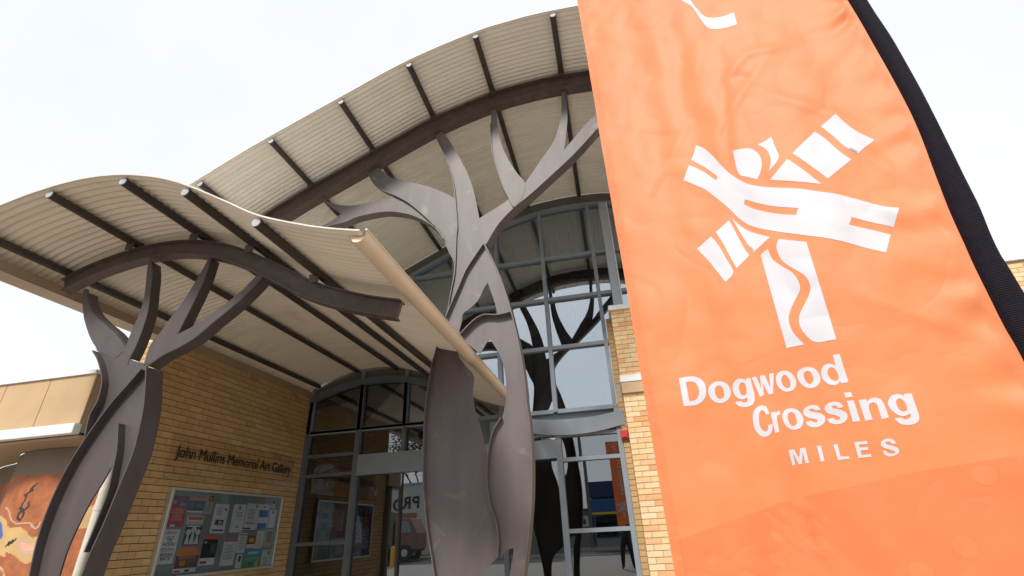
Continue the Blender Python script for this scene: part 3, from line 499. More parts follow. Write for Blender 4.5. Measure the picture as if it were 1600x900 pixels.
sp = []; pitch = .24; y_near = 5.30; y_far = 8.955
for k in range(46):
    z = .004+k*CRS+.039; o = (k % 2)*pitch/2
    y = y_near-o
    while y < y_far:
        a, b = max(y, y_near)+(.0), min(y+pitch-.005, y_far)
        if b-a > .03 and z < 3.95:
            hid = 0
            if 6.05 < (a+b)/2 < 8.40 and 1.0 < z < 2.03: hid = 50
            sp.append(((Vector((-6.13, (a+b)/2, z))-Vector((0, 0, 1.3))).length+hid+(100 if z < .95 else 0), (-6.185, (a+b)/2, z), b-a, .0770, .11, 'x'))
        y += pitch
    if z < 3.95:
        for (xa, xb) in (((-6.452, -6.24-.004) if k % 2 else (-6.452, -6.36)),):
            sp.append((60+abs(z-2), ((xa+xb)/2, 5.357, z), xb-xa, .0770, .11, 'y'))
bricks(wl, sp, {}, M['tanbrick'])
mb = MB(); mb.box(-6.44, -6.17, 5.32, 8.94, 3.962, 3.981); mb.build('wall_plate', M['fascia'], wl)
wp = thing('brick_pier', (.9, 8.7, 0), 'cream and orange brick pier with white ledges between the glass and the banner', 'brick pier')
mb = MB(); mb.box(.250, 1.9, 8.513, 9.3, 0, 4.93); mb.box(.138, .2495, 8.892, 9.28, 0, 4.92); mb.build('mortar_bed', M['mortar_pale'], wp)
sp = []
for k in range(57):
    z = .004+k*CRS+.039
    if z > 4.92: break
    o = (k % 2)*pitch/2; x = .24-o
    while x < 1.9:
        a, b = max(x, .24), min(x+pitch-.010, 1.9)
        if b-a > .03 and not 3.345 < z < 3.66: sp.append((a-.24+(100 if z < .5 else 0)+.001*k, ((a+b)/2, 8.555, z), b-a, .0770, .11, 'y'))
        x += pitch
    if not 3.345 < z < 3.66: sp.append((.1+.001*k, (.186, 8.935, z), .100, .0770, .11, 'z'))  # set-back return strip: darker tan brick stands in for shade on it
    y = 8.615+o*.5
    while y < 9.28:
        b = min(y+pitch-.010, 9.28)
        if b-y > .03 and not 3.345 < z < 3.66: sp.append((.2+.001*k, (.295, (y+b)/2, z), b-y, .0770, .11, 'x'))
        y += pitch
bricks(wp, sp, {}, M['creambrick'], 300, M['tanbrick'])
mb = MB(); mb.box(.205, 1.95, 8.45, 9.33, 4.932, 5.03); bevel(mb.build('cap', M['white'], wp), .006)
mb = MB(); mb.box(.222, 1.95, 8.432, 9.0, 3.545, 3.665); bevel(mb.build('ledge_flashing', M['white'], wp), .006)
mb = MB(); mb.box(.230, 1.93, 8.445, 8.99, 3.352, 3.543); bevel(mb.build('ledge', M['tanpanel'], wp), .006)
# right wing behind the banner
wr_ = thing('side_wing', (8, 9.6, 0), 'brick side wing with white parapet cap glimpsed right of the banner', 'building wing')
mb = MB(); mb.box(1.91, 14, 9.31, 10.3, 0, 5.26); mb.build('mortar_bed', M['mortar_pale'], wr_)
sp = []
for k in range(60):
    z = .004+k*CRS+.039
    if z > 5.25: break
    x = 7.0-(k % 2)*pitch/2
    if z < 4.3: continue
    while x < 9.0:
        sp.append((abs(x-7.5)-z, (x+.115, 9.355, z), .23, .077, .11, 'y')); x += pitch
bricks(wr_, sp, {}, M['creambrick'], 60)
mb = MB(); mb.box(1.88, 14.05, 9.25, 10.4, 5.262, 5.36); bevel(mb.build('parapet_cap', M['white'], wr_), .006)
# ------------------------------------------------------------------ glazing
archU = lambda x: roofU(x)-.245
GY = 9.0
MULL = [-6.08, -4.97, -4.0, -3.02, -2.04, -1.01, .08, 1.1, 2.1, 3.1]
def member(mb, x0, x1, z0, z1, y0=GY-.06, y1=GY+.07): mb.box(x0, x1, y0, y1, z0, z1)
def panes(root, xs, zs, top, m, lo, name='glass_pane'):
    for a, b in zip(xs, xs[1:]):
        for z0, z1 in zip(zs, zs[1:]+[99]):
            pts_top = [(x, min(z1, top(x))) for x in [a+(b-a)*i/8 for i in range(9)]]
            pts_top = [p for p in pts_top if p[1] > z0+.02]
            if len(pts_top) < 3: continue
            poly = [(pts_top[0][0], z0), (pts_top[-1][0], z0)]+pts_top[::-1]
            mb = MB(); cx = (a+b)/2; cz = (z0+min(z1, top(cx)))/2
            mb.prism([(x-cx, z-cz) for x, z in poly], -.004, .004)
            o = link(name, mb.mesh(name, m), root, Vector((cx, GY+.02, cz))-root_of(root))
            o.rotation_euler = (random.uniform(-.003, .003), 0, random.uniform(-.0035, .0035))
ua = thing('atrium_window', (-1, GY, 3.3), 'tall arched wall of blue grey framed glass under the high roof', 'window wall')
TU = [3.26, 4.5, 5.555, 6.53]
for x in MULL:
    mb = MB(); member(mb, x-.038, x+.038, 3.25, archU(x)-.02, GY-.075, GY+.075); mb.build('mullion', M['frame'], ua)
for z in TU:
    xs = [x for x in [-6.1+i*.02 for i in range(470)] if archU(x) > z+.03]
    segs = [max(-6.04, xs[0])]+[m for m in MULL if xs[0] < m < xs[-1]]+[xs[-1]]
    for a, b in zip(segs, segs[1:]):
        if b-a > .1: mb = MB(); member(mb, a+.036, b-.036, z-.036, z+.036); mb.build('transom', M['frame'], ua)
mb = MB(); mb.strip([(x, archU(x)-.03) for x in [-6.1+9.2*i/90 for i in range(91)]], .07, GY-.085, GY+.08); mb.build('arch_frame', M['frame'], ua, True)
mb = MB()
xs = [-6.15+9.4*i/90 for i in range(91)]
mb.prism([(x, archU(x)+.006) for x in xs]+[(x, roofU(x)+.03) for x in reversed(xs)], GY-.05, GY+.1); mb.build('bulkhead', M['bulk'], ua)
panes(ua, MULL, TU, archU, M['glass'], 3.26)
mb = MB(); mb.box(.335, .50, GY-.12, GY+.09, 3.3, archU(.42)-.06); bevel(mb.build('wide_jamb', M['pale_frame'], ua), .006)
mb = MB(); mb.box(.503, .525, GY-.13, GY-.10, 3.3, archU(.5)-.07); mb.build('jamb_trim', M['white'], ua)
# sagging blue grey band between the atrium glass and the doors
def sag(x): t = (x+.70)/.82; return -.095*(1-min(1, t*t))
xs = [-2.25+2.46*i/40 for i in range(41)]
mb = MB(); mb.prism([(x, 2.90+sag(x)) for x in xs]+[(x, 3.155+sag(x)*.8) for x in reversed(xs)], GY-.14, GY+.05); bevel(mb.build('curved_band', M['frame'], ua), .01)
mb = MB(); mb.prism([(-2.2, 3.0), (.2, 3.0), (.2, 3.24), (-2.2, 3.24)], GY+.06, GY+.08); mb.build('spandrel', M['frame'], ua)
# entrance glazing
archE = curve_fn([(-6.2, 3.93), (-5.93, 4.03), (-5.5, 4.16), (-5.05, 4.235), (-4.54, 4.25), (-4.12, 4.21), (-3.5, 4.05), (-2.9, 3.75), (-2.2, 3.35)])
en = thing('entrance_window', (-3.5, GY, 0), 'dark framed arched entrance glazing with doors behind the tree trunks', 'window wall')
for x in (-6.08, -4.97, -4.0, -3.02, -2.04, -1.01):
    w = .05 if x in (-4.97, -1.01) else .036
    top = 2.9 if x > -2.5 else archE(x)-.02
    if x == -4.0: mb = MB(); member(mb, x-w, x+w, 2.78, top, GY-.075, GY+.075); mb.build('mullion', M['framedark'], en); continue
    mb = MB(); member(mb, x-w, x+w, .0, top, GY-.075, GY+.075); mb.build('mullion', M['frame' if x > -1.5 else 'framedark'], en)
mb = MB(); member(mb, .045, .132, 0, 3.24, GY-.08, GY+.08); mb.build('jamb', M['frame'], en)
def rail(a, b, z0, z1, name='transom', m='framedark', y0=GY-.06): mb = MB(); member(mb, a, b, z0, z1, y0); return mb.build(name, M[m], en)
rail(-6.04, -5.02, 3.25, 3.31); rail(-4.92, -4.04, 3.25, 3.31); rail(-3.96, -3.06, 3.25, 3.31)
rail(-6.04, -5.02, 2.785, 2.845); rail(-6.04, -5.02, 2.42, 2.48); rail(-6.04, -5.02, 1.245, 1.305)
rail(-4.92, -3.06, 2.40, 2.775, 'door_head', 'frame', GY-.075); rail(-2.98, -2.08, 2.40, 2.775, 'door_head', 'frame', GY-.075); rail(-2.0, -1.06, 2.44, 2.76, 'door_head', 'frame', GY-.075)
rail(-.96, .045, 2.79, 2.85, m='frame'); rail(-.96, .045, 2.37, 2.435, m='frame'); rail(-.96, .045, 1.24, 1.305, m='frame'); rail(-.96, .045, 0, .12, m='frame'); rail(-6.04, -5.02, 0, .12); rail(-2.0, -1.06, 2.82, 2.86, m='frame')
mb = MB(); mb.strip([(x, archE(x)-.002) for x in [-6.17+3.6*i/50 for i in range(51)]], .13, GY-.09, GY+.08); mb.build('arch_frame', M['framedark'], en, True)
for x in (-4.0, -3.04): mb = MB(); member(mb, x-.012, x+.012, .05, 2.39, GY-.01, GY+.04); mb.build('door_stile', M['black'], en)
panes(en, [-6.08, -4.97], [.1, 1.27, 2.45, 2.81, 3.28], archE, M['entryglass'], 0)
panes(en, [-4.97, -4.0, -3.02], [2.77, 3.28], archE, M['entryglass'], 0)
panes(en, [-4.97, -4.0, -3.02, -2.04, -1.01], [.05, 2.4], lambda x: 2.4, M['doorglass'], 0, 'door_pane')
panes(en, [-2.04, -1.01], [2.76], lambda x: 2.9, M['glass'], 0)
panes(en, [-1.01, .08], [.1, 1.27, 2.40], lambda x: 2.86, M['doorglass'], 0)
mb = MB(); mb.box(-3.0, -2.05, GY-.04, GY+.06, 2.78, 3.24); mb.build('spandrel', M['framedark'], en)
mb = MB(); mb.prism([(-6.3, archE(-6.3)+.07)]+[(x, archE(x)+.068) for x in [-6.2+4*i/40 for i in range(41)]]+[(-2.0, 3.27), (-2.0, 3.6)]+[(x, roofL(x)+.03) for x in [-2.1-4.1*i/40 for i in range(41)]]+[(-6.3, 4.2)], GY-.03, GY+.08); mb.build('bulkhead', M['bulk'], en)
# rooms behind the glass
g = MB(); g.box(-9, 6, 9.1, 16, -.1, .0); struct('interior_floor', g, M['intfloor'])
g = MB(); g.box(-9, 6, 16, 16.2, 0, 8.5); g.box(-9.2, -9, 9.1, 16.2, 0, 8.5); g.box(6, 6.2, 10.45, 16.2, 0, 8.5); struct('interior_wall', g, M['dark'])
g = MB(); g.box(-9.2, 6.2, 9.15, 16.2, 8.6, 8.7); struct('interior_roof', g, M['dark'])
g = MB(); nx_ = 760; vs_ = []
for y in (9.12, 15.9):
    for i in range(nx_+1):
        x = -5.6+8.6*i/nx_; vs_.append((x, y, roofU(x)-.12+.016*math.cos(2*math.pi*x/.09)))
g.add(vs_, [(i, i+1, nx_+2+i, nx_+1+i) for i in range(nx_)]); tag(g.build('interior_ceiling', M['lining'], None, True), kind='structure')
it = thing('indoor_steel_tree', (-.8, 10.2, 0), 'dark steel tree standing indoors behind the upper atrium glass', 'tree column')
for k in ('I_A', 'I_B', 'I_C'): plate('branch', k, 10.2+.01*ord(k[2])-.65, it)
mb = MB(); mb.prism([(-1.9, 0), (-1.2, 0), (-1.1, 2), (-.6, 4.2), (-.2, 5.2), (-1.3, 5.2), (-1.9, 3)], 10.22, 10.234); mb.build('trunk', M['steel'], it)
mb = MB(); mb.box(-5.5, 2.8, 10.6, 10.75, 6.9, 7.12); tag(mb.build('interior_beam', M['beam']), kind='structure')
# alarm
al = thing('alarm_strobe', (.17, 8.85, 2.73), 'small red alarm box fixed to the glass jamb beside the brick pier', 'alarm')
mb = MB(); mb.box(.105, .235, 8.80, 8.918, 2.655, 2.80); bevel(mb.build('housing', M['red'], al), .012, 2)
mb = MB(); mb.box(.13, .21, 8.775, 8.799, 2.68, 2.73); mb.build('lens', M['red'], al)
# ------------------------------------------------------------------ gallery lettering
sg = thing('wall_sign', (-6.1, 7.3, 2.5), 'black raised gallery lettering on a clear panel across the tan brick wall', 'sign')
mb = MB(); mb.box(-6.112, -6.106, 5.83, 8.69, 2.17, 2.79); mb.build('clear_panel', M['acrylic'], sg)
for (y, z) in ((5.88, 2.22), (5.88, 2.74), (8.64, 2.22), (8.64, 2.74)):
    mb = MB(); mb.tube((-6.135, y, z), (-6.098, y, z), .014, n=10); mb.build('standoff', M['alu'], sg)
me = text_mesh('John Mullins Memorial Art Gallery', 1, .02, 0, .98)
xs = [v.co.x for v in me.vertices]; ys = [v.co.y for v in me.vertices]; x0, x1 = min(xs), max(xs)
sx = (8.60-5.96)/(x1-x0); sy = .232
so = root_of(sg)
for v in me.vertices:
    x, y, z = v.co; v.co = Vector((-6.1005+z*.15, 5.96+(x-x0)*sx, 2.468+y*sy))-so
me.materials.append(M['black']); link('lettering', me, sg)
# ------------------------------------------------------------------ notice board and its posters
nb = thing('notice_board', (-6.1, 7.23, .97), 'wide aluminium framed notice board with grey felt and two glass doors', 'notice board')
by0, by1, bz0, bz1 = 6.02, 8.45, .945, 2.07
mb = MB(); mb.box(-6.128, -6.112, by0+.03, by1-.03, bz0+.03, bz1-.03); mb.build('felt_panel', M['felt'], nb)
for a in ((by0, by1, bz1-.035, bz1), (by0, by1, bz0, bz0+.035)):
    mb = MB(); mb.box(-6.129, -6.055, a[0], a[1], a[2], a[3]); bevel(mb.build('frame_rail', M['alu'], nb), .004)
for a in ((by0, by0+.045), (by1-.035, by1)):
    mb = MB(); mb.box(-6.128, -6.056, a[0], a[1], bz0+.0352, bz1-.0352); bevel(mb.build('frame_stile', M['alu'], nb), .004)
mb = MB(); mb.box(-6.080, -6.066, by0+.046, 7.243, bz0+.036, bz1-.036); mb.build('glass_door', M['boardglass'], nb)
mb = MB(); mb.box(-6.080, -6.066, 7.247, by1-.036, bz0+.036, bz1-.036); mb.build('glass_door', M['boardglass'], nb)
W, RD, BK, BL, OR = (.62, .64, .66), (.45, .03, .025), (.02, .02, .022), (.02, .16, .42), (.60, .16, .04)
GR, CR, TQ, YE, PK = (.25, .25, .27), (.55, .53, .42), (.03, .36, .42), (.60, .45, .05), (.42, .16, .22)
LN = ('l', GR)
def lines(y0, y1, z0, z1, n, c, seed):
    r = random.Random(seed); out = []
    for i in range(n):
        z = z1-(z1-z0)*(i+.5)/n; w = r.uniform(.55, 1)*(y1-y0); m = (y0+y1)/2; out.append((m-w/2, m+w/2, z-.35*(z1-z0)/n*.6, z+.35*(z1-z0)/n*.6, c))
    return out
PO = [
 ('p1', RD, 'tall red poster with a floral top at the upper left of the notice board', [(.0, 1, .66, 1, (.16, .07, .10)), (.1, .3, .74, .86, (.42, .30, .20)), (.45, .72, .8, .95, (.30, .08, .20)), (.5, .9, .68, .78, (.16, .22, .30))]+lines(.12, .9, .2, .6, 7, (.62, .30, .26), 1)+[(.2, .5, .02, .08, W)]),
 ('p2', (.04, .06, .09), 'dark blue poster with an orange heading in the top row of the notice board', [(0, 1, .78, 1, OR), (.05, .4, .25, .7, (.09, .12, .16)), (.5, .95, .3, .6, (.10, .12, .18)), (.0, 1, .0, .1, W)]),
 ('p3', (.40, .40, .36), 'beige leaflet with a small orange picture at its head', [(.3, .9, .66, .95, (.04, .03, .02)), (.4, .7, .7, .9, (.62, .28, .03))]+lines(.15, .9, .1, .6, 6, (.24, .24, .22), 3)),
 ('p4', W, 'white notice with a food photo near its foot beside the door gap', [(.22, .8, .28, .46, (.10, .07, .05)), (.45, .7, .31, .42, (.42, .36, .28)), (.7, .9, .78, .86, (.4, .1, .05))]+lines(.1, .65, .6, .9, 5, GR, 4)+[(.1, .9, .08, .13, BK)]),
 ('p5', CR, 'cream strip with red heading above the black poster', [(.08, .95, .5, .92, (.42, .04, .08)), (.1, .9, .1, .3, (.36, .32, .26))]),
 ('p6', BK, 'black poster showing three white spoon shapes', [(0, 1, .0, .09, RD), (.05, .9, .93, .99, CR)]),
 ('p7', W, 'white library returns notice in red and black at the left edge', []),
 ('p8', W, 'orange sunset landscape poster at the bottom of the left door', [(.0, 1, .18, 1, (.10, .06, .06)), (0, 1, .72, 1, (.62, .20, .03)), (.1, .9, .56, .72, (.30, .14, .16)), (.2, .45, .3, .5, (.55, .22, .03)), (.55, .95, .4, .58, (.14, .08, .14)), (.05, .3, .03, .1, RD), (.5, .7, .03, .12, BK)]),
 ('p9', W, 'black poster with orange heading and a moon beside the door gap', [(.0, 1, .24, 1, (.025, .025, .03)), (.0, 1, .88, 1, (.62, .14, .05)), (.55, .9, .4, .72, (.10, .10, .11)), (.1, .25, .74, .82, (.4, .4, .42)), (.05, .5, .05, .14, RD)]),
 ('p10', W, 'white notice with a yellow stripe first on the right door', [(.4, .62, .80, .96, GR), (.15, .85, .42, .47, (.58, .55, .06)), (.45, .6, .14, .24, GR)]+lines(.15, .9, .52, .74, 4, GR, 10)),
 ('p11', W, 'white typed notice with a grey line of small print in the upper right door', [(.72, .9, .84, .98, GR), (.1, .9, .2, .3, (.35, .35, .37)), (.0, .55, .02, .07, BK)]+lines(.08, .8, .38, .8, 8, GR, 11)),
 ('p12', W, 'white flyer with two bright blue blocks', [(.08, .92, .46, .76, BL), (.08, .92, .0, .22, BL), (.42, .6, .84, .95, (.5, .2, .1))]),
 ('p13', W, 'narrow plain white leaflet at the right edge of the notice board', [(.3, .7, .78, .92, GR)]),
 ('p14', (.42, .52, .55), 'small pale blue card in the top right corner of the notice board', [(.2, .85, .5, .9, (.05, .12, .28))]),
 ('p15', W, 'white letter with a mauve heading at the lower left of the right door', [(0, 1, .84, 1, PK)]+lines(.1, .9, .2, .75, 9, GR, 15)),
 ('p16', W, 'white typed sheet below the yellow striped notice', [(.05, .95, .86, .94, PK)]+lines(.1, .9, .1, .8, 7, GR, 16)),
 ('p17', W, 'white flyer with a brown and gold picture', [(.0, 1, .3, 1, (.16, .09, .03)), (.2, .8, .45, .8, YE)]),
 ('p18', (.52, .56, .44), 'plain pale green sheet in the lower right door', lines(.15, .85, .2, .8, 5, (.42, .46, .36), 18)),
 ('p19', (.36, .42, .30), 'green poster with a brown tree picture at the right edge', [(.2, .9, .25, .9, (.24, .20, .12)), (.5, .8, .5, .8, (.32, .16, .10))]),
 ('p20', TQ, 'turquoise and green landscape poster at the bottom right', [(0, 1, .0, .4, (.14, .30, .05)), (0, 1, .52, .60, (.40, .34, .10)), (.7, .9, .1, .38, (.46, .48, .06)), (.2, .8, .8, .92, (.42, .62, .62)), (.3, .6, .2, .4, (.03, .18, .12))]),
 ('p21', (.56, .60, .55), 'pale notice with a small green emblem in the bottom right corner', [(.65, .85, .7, .95, (.08, .28, .18))]+lines(.15, .85, .12, .6, 6, GR, 21)),
 ('p22', W, 'small white card with a dark portrait below the typed sheet', [(.3, .75, .45, .9, (.06, .06, .07))]),
]
def yz_poly(mb, pts, x, mi=0):
    tri = tessellate_polygon([[Vector((y, z, 0)) for y, z in pts]]); mb.add([(x, y, z) for y, z in pts], [tuple(t) for t in tri], mi)
for k, (key, base, label, bl) in enumerate(PO):
    (ya, za), (yb, zb) = D[key]; yw, zw = yb-ya, zb-za; tilt = random.uniform(-.012, .012)
    t = thing('poster', (-6.109, (ya+yb)/2, (za+zb)/2), label, 'poster', 'notices pinned in the notice board'); t.rotation_euler.x = tilt
    mb = MB(); mb.box(-6.1105, -6.1085, ya, yb, za, zb); mb.build('sheet', flat(base), t)
    by_c = {}
    for j, (a, b, c, d, col) in enumerate(bl):
        m_ = by_c.setdefault(col, MB()); x = -6.1078+.0004*j
        m_.add([(x, ya+a*yw, za+c*zw), (x, ya+b*yw, za+c*zw), (x, ya+b*yw, za+d*zw), (x, ya+a*yw, za+d*zw)], [(0, 1, 2, 3)])
    for col, m_ in by_c.items(): m_.build('print', flat(col), t)
    if key == 'p6':
        m_ = MB()
        for cx, cz in ((.2, .68), (.5, .8), (.8, .68)):
            yz_poly(m_, [(ya+yw*cx+.16*yw*math.cos(a), za+zw*cz+.14*zw*math.sin(a)) for a in [i*math.pi/8 for i in range(16)]], -6.104)
            yz_poly(m_, [(ya+yw*(cx-.14), za+zw*.12), (ya+yw*(cx+.14), za+zw*.12), (ya+yw*(cx+.04), za+zw*(cz-.1)), (ya+yw*(cx-.04), za+zw*(cz-.1))], -6.1036)
        m_.build('print', flat((.5, .5, .48)), t)
    if key == 'p7':
        for row, (word, col) in enumerate((('LIBRARY', RD), ('OUT', BK), ('OF', BK), ('HOURS', BK), ('RETURNS', RD), ('AROUND', BK), ('BACK', BK))):
            me = text_mesh(word, 1, 0, .02); xs = [v.co.x for v in me.vertices]; x0, x1 = min(xs), max(xs)
            zc = za+zw*(.86, .71, .62, .52, .37, .22, .11)[row]; wd = min(.80*yw, (x1-x0)*.062); ro = root_of(t)
            for v in me.vertices: v.co = Vector((-6.107, (ya+yb)/2-wd/2+(v.co.x-x0)/(x1-x0)*wd, zc+v.co.y*.055))-ro
            me.materials.append(flat(col)); link('lettering', me, t)
# ------------------------------------------------------------------ left wing: fascia, soffit, mural
fw_ = thing('eave_fascia', (-9, 4.7, 2.5), 'tan panelled eave fascia with white gutter edge left of the tree column', 'eave')
for i in range(9):
    xb = -6.05-.69*i if i else -6.05; xb = -6.06-.68*i
    mb = MB(); mb.box(xb-.672, xb, 4.5, 4.53, 2.66, 3.25); bevel(mb.build('panel', M['tanpanel'], fw_), .004)
mb = MB(); mb.box(-12.3, -6.05, 4.535, 5.3, 2.56, 3.24); mb.build('backing', M['fascia'], fw_)
mb = MB(); mb.box(-12.3, -6.045, 4.47, 5.3, 3.253, 3.295); mb.build('cap', M['white'], fw_)
mb = MB(); mb.box(-12.3, -6.045, 4.44, 4.534, 2.535, 2.652); bevel(mb.build('gutter_edge', M['white'], fw_), .012, 2)
mc = D['MCURVE']
def resample(c, step):
    out = []; s = 0
    c = smooth_path(c, False, 5, 170)
    for (x0, y0), (x1, y1) in zip(c, c[1:]):
        l = math.hypot(x1-x0, y1-y0); out.append((s, x0, y0)); s += l
    out.append((s, c[-1][0], c[-1][1])); return out
mcs = resample(mc, .02)
tot_raw = sum(math.hypot(b[0]-a[0], b[1]-a[1]) for a, b in zip(mc, mc[1:]))
def mpos(s, out=0):
    s *= mcs[-1][0]/tot_raw
    for a, b in zip(mcs, mcs[1:]):
        if a[0] <= s <= b[0]+1e-6:
            u = (s-a[0])/((b[0]-a[0]) or 1); dx, dy = b[1]-a[1], b[2]-a[2]; l = math.hypot(dx, dy)
            return a[1]+dx*u+dy/l*out, a[2]+dy*u-dx/l*out
    return mcs[-1][1], mcs[-1][2]
mb = MB(); tri_pts = [(-9.9, 4.54)]+[(x, y-.01) for s, x, y in mcs]+[(-6.05, 4.54)]
tri = tessellate_polygon([[Vector((x, y, 0)) for x, y in tri_pts]])
n_ = len(tri_pts); mb.add([(x, y, 2.50) for x, y in tri_pts]+[(x, y, 2.53) for x, y in tri_pts], [tuple(t) for t in tri]+[tuple(n_+i for i in t) for t in tri]+[(i, (i+1) % n_, n_+(i+1) % n_, n_+i) for i in range(n_)])
mb.build('soffit', M['fascia'], fw_)
mu = thing('mural_wall', (-7.5, 5.3, 0), 'curved wall painted with an orange and yellow mural under the left eave', 'mural wall')
def pin(p, poly):
    c = False; j = len(poly)-1
    for i in range(len(poly)):
        if (poly[i][1] > p[1]) != (poly[j][1] > p[1]) and p[0] < (poly[j][0]-poly[i][0])*(p[1]-poly[i][1])/(poly[j][1]-poly[i][1])+poly[i][0]: c = not c
        j = i
    return c
sm = {k: smooth_path(D[k], True, 4, 120) for k in ('M_Y', 'M_B', 'M_LEAF', 'M_PINK')}
def dpath(p, path):
    d = 9
    for a, b in zip(path, path[1:]):
        vx, vy = b[0]-a[0], b[1]-a[1]; t = max(0, min(1, ((p[0]-a[0])*vx+(p[1]-a[1])*vy)/((vx*vx+vy*vy) or 1)))
        d = min(d, math.hypot(p[0]-a[0]-vx*t, p[1]-a[1]-vy*t))
    return d
sq = smooth_path(D['M_SQ']); w1 = smooth_path(D['M_W1']); w2 = smooth_path(D['M_W2']); pk = sm['M_PINK']+[sm['M_PINK'][0]]
mtop = lambda s: 2.243-.028*max(0, s-1.6) if s > 1.6 else 2.243
mb = MB(); st = .016; ns = int((tot_raw-.02)/st); zs = [i*st for i in range(int(2.5/st)+1)]
for i in range(ns+1):
    x, y = mpos(i*st)
    for z in zs: mb.v.append((x, y, z))
nz_ = len(zs)
for i in range(ns):
    for j in range(nz_-1):
        p = ((i+.5)*st, (j+.5)*st); mi = 0
        if p[1] > mtop(p[0]): mi = 6
        elif 1.5 < p[0] < 4.3:
            if pin(p, sm['M_Y']): mi = 1
            if pin(p, sm['M_B']): mi = 2
            if pin(p, sm['M_PINK']): mi = 3
            if dpath(p, pk) < .012: mi = 4
            if dpath(p, w1) < .009 or dpath(p, w2) < .010: mi = 4
            if pin(p, sm['M_LEAF']) or dpath(p, sq) < .016: mi = 5
        a = i*nz_+j; mb.f.append((a, a+nz_, a+nz_+1, a+1)); mb.m.append(mi)
wallm = mb.build('painted_face', [M['mural_o'], M['mural_y'], M['mural_b'], M['mural_p'], M['mural_w'], M['mural_k'], M['concrete']], mu, True)
mb = MB(); pl = [(x, y+.01) for s, x, y in mcs]; pts = pl+[(-6.0, 5.29), (-6.4, 5.29), (-9.9, 6.6)]
tri = tessellate_polygon([[Vector((x, y, 0)) for x, y in pts]]); n_ = len(pts)
mb.add([(x, y, 0) for x, y in pts]+[(x, y, 2.495) for x, y in pts], [tuple(t) for t in tri]+[tuple(n_+i for i in t) for t in tri]+[(i, (i+1) % n_, n_+(i+1) % n_, n_+i) for i in range(n_)])
mb.build('wall_core', M['concrete'], mu)
dp = thing('downpipe', (-5.88, 4.9, 0), 'cream round downpipe standing in front of the mural', 'downpipe')
mb = MB(); mb.tube((-5.88, 4.9, 0), (-5.88, 4.9, 2.52), .045, n=18); mb.build('pipe', M['pole'], dp, True)
for z in (.5, 1.75): mb = MB(); mb.tube((-5.88, 4.9, z-.015), (-5.88, 4.9, z+.015), .050, n=18); mb.build('bracket', M['pole'], dp, True)
# ------------------------------------------------------------------ banner
BP = Vector((.151, 1.9, 0)); BD = Vector((.93969262, -.34202014, 0)); BN = Vector((-.34202014, -.93969262, 0))
from mathutils import noise as _n
sin_in = curve_fn([(z, s) for s, z in D['KIN']]+[(3.6, 1.11), (4.6, 1.10), (1.2, 1.03), (.6, 1.03), (.3, 1.03)])
sin_out = curve_fn([(z, s) for s, z in D['KOUT']]+[(3.6, 1.165), (4.7, 1.155), (1.4, 1.12), (.6, 1.11), (.3, 1.11)])
CR_ = [(.31, 2.83, .9, .5, .005), (.62, 2.95, .8, .4, .007), (.78, 3.15, -.3, .22, .008), (.64, 3.12, .6, .16, .008), (.66, 3.05, 2.2, .12, .007), (.85, 2.75, -.9, .45, .008), (.95, 2.45, -1.2, .3, .010), (.98, 2.15, -1.0, .26, .012), (1.0, 1.95, -.9, .22, .011), (.93, 1.8, -.7, .3, .010), (.55, 2.9, 1.4, .5, .009), (.4, 1.30, 1.5, .25, .012), (.2, 2.0, 1.25, .5, .003)]
def disp(s, z):
    d = .013*math.sin(2*math.pi*(s*1.25+.10*math.sin(z*1.1))+.6+.35*z)*(.55+.45*math.sin(z*.9+1))
    d += .013*math.exp(-((s-.36-.05*(z-2))/.07)**2)*math.sin(z*1.3+.4)-.012*math.exp(-((s-.22-.02*(z-2))/.09)**2)
    d -= .16*max(0, s-.62)**2*(1.25-.25*z*.5)
    d += .010*(_n.noise(Vector((s*3.2, z*1.3, 1.7))))+.006*_n.noise(Vector((s*9, z*5, 4)))+.0045*abs(_n.noise(Vector((s*7+z*3, z*6-s*4, 8))))
    for cs, cz, ang, ln, amp in CR_:
        u = (s-cs)*math.cos(ang)+(z-cz)*math.sin(ang); v = -(s-cs)*math.sin(ang)+(z-cz)*math.cos(ang)
        d += amp*math.exp(-(u/ln)**2*4)*math.exp(-(v/.028)**2)*(1 if ang < 1 else -1)
    d *= min(1, .08+max(0, sin_in(z)-s)/.20)
    e = max(0, 1-(sin_in(z)-s)/.22)*min(1, max(0, sin_in(z)-s)/.03)
    d += .013*e*e*math.sin(z*38+3*_n.noise(Vector((z*4, s*6, 0))))*(.4+.6*abs(_n.noise(Vector((z*3, 9, 0))))*1.6)
    return d
def bpos(s, z, out=0): return BP+BD*s+BN*(disp(s, z)+out)+Vector((0, 0, z))
bn = thing('feather_banner', (BP+BD*1.09)[:], 'large orange banner with white dogwood emblem and lettering beside the brick pier', 'banner')
NS, NZ, ZT, ZB = 130, 400, 4.62, .62
mb = MB(); left = -.012
for j in range(NZ+1):
    z = ZB+(ZT-ZB)*j/NZ
    for i in range(NS+1): s = left+(sin_in(z)+.035-left)*i/NS; mb.v.append(tuple(bpos(s, z)))
for j in range(NZ):
    for i in range(NS): a = j*(NS+1)+i; mb.f.append((a, a+1, a+NS+2, a+NS+1)); mb.m.append(0)
fab = mb.build('fabric', M['flag'], bn, True); fab.data.set_sharp_from_angle(angle=math.pi)
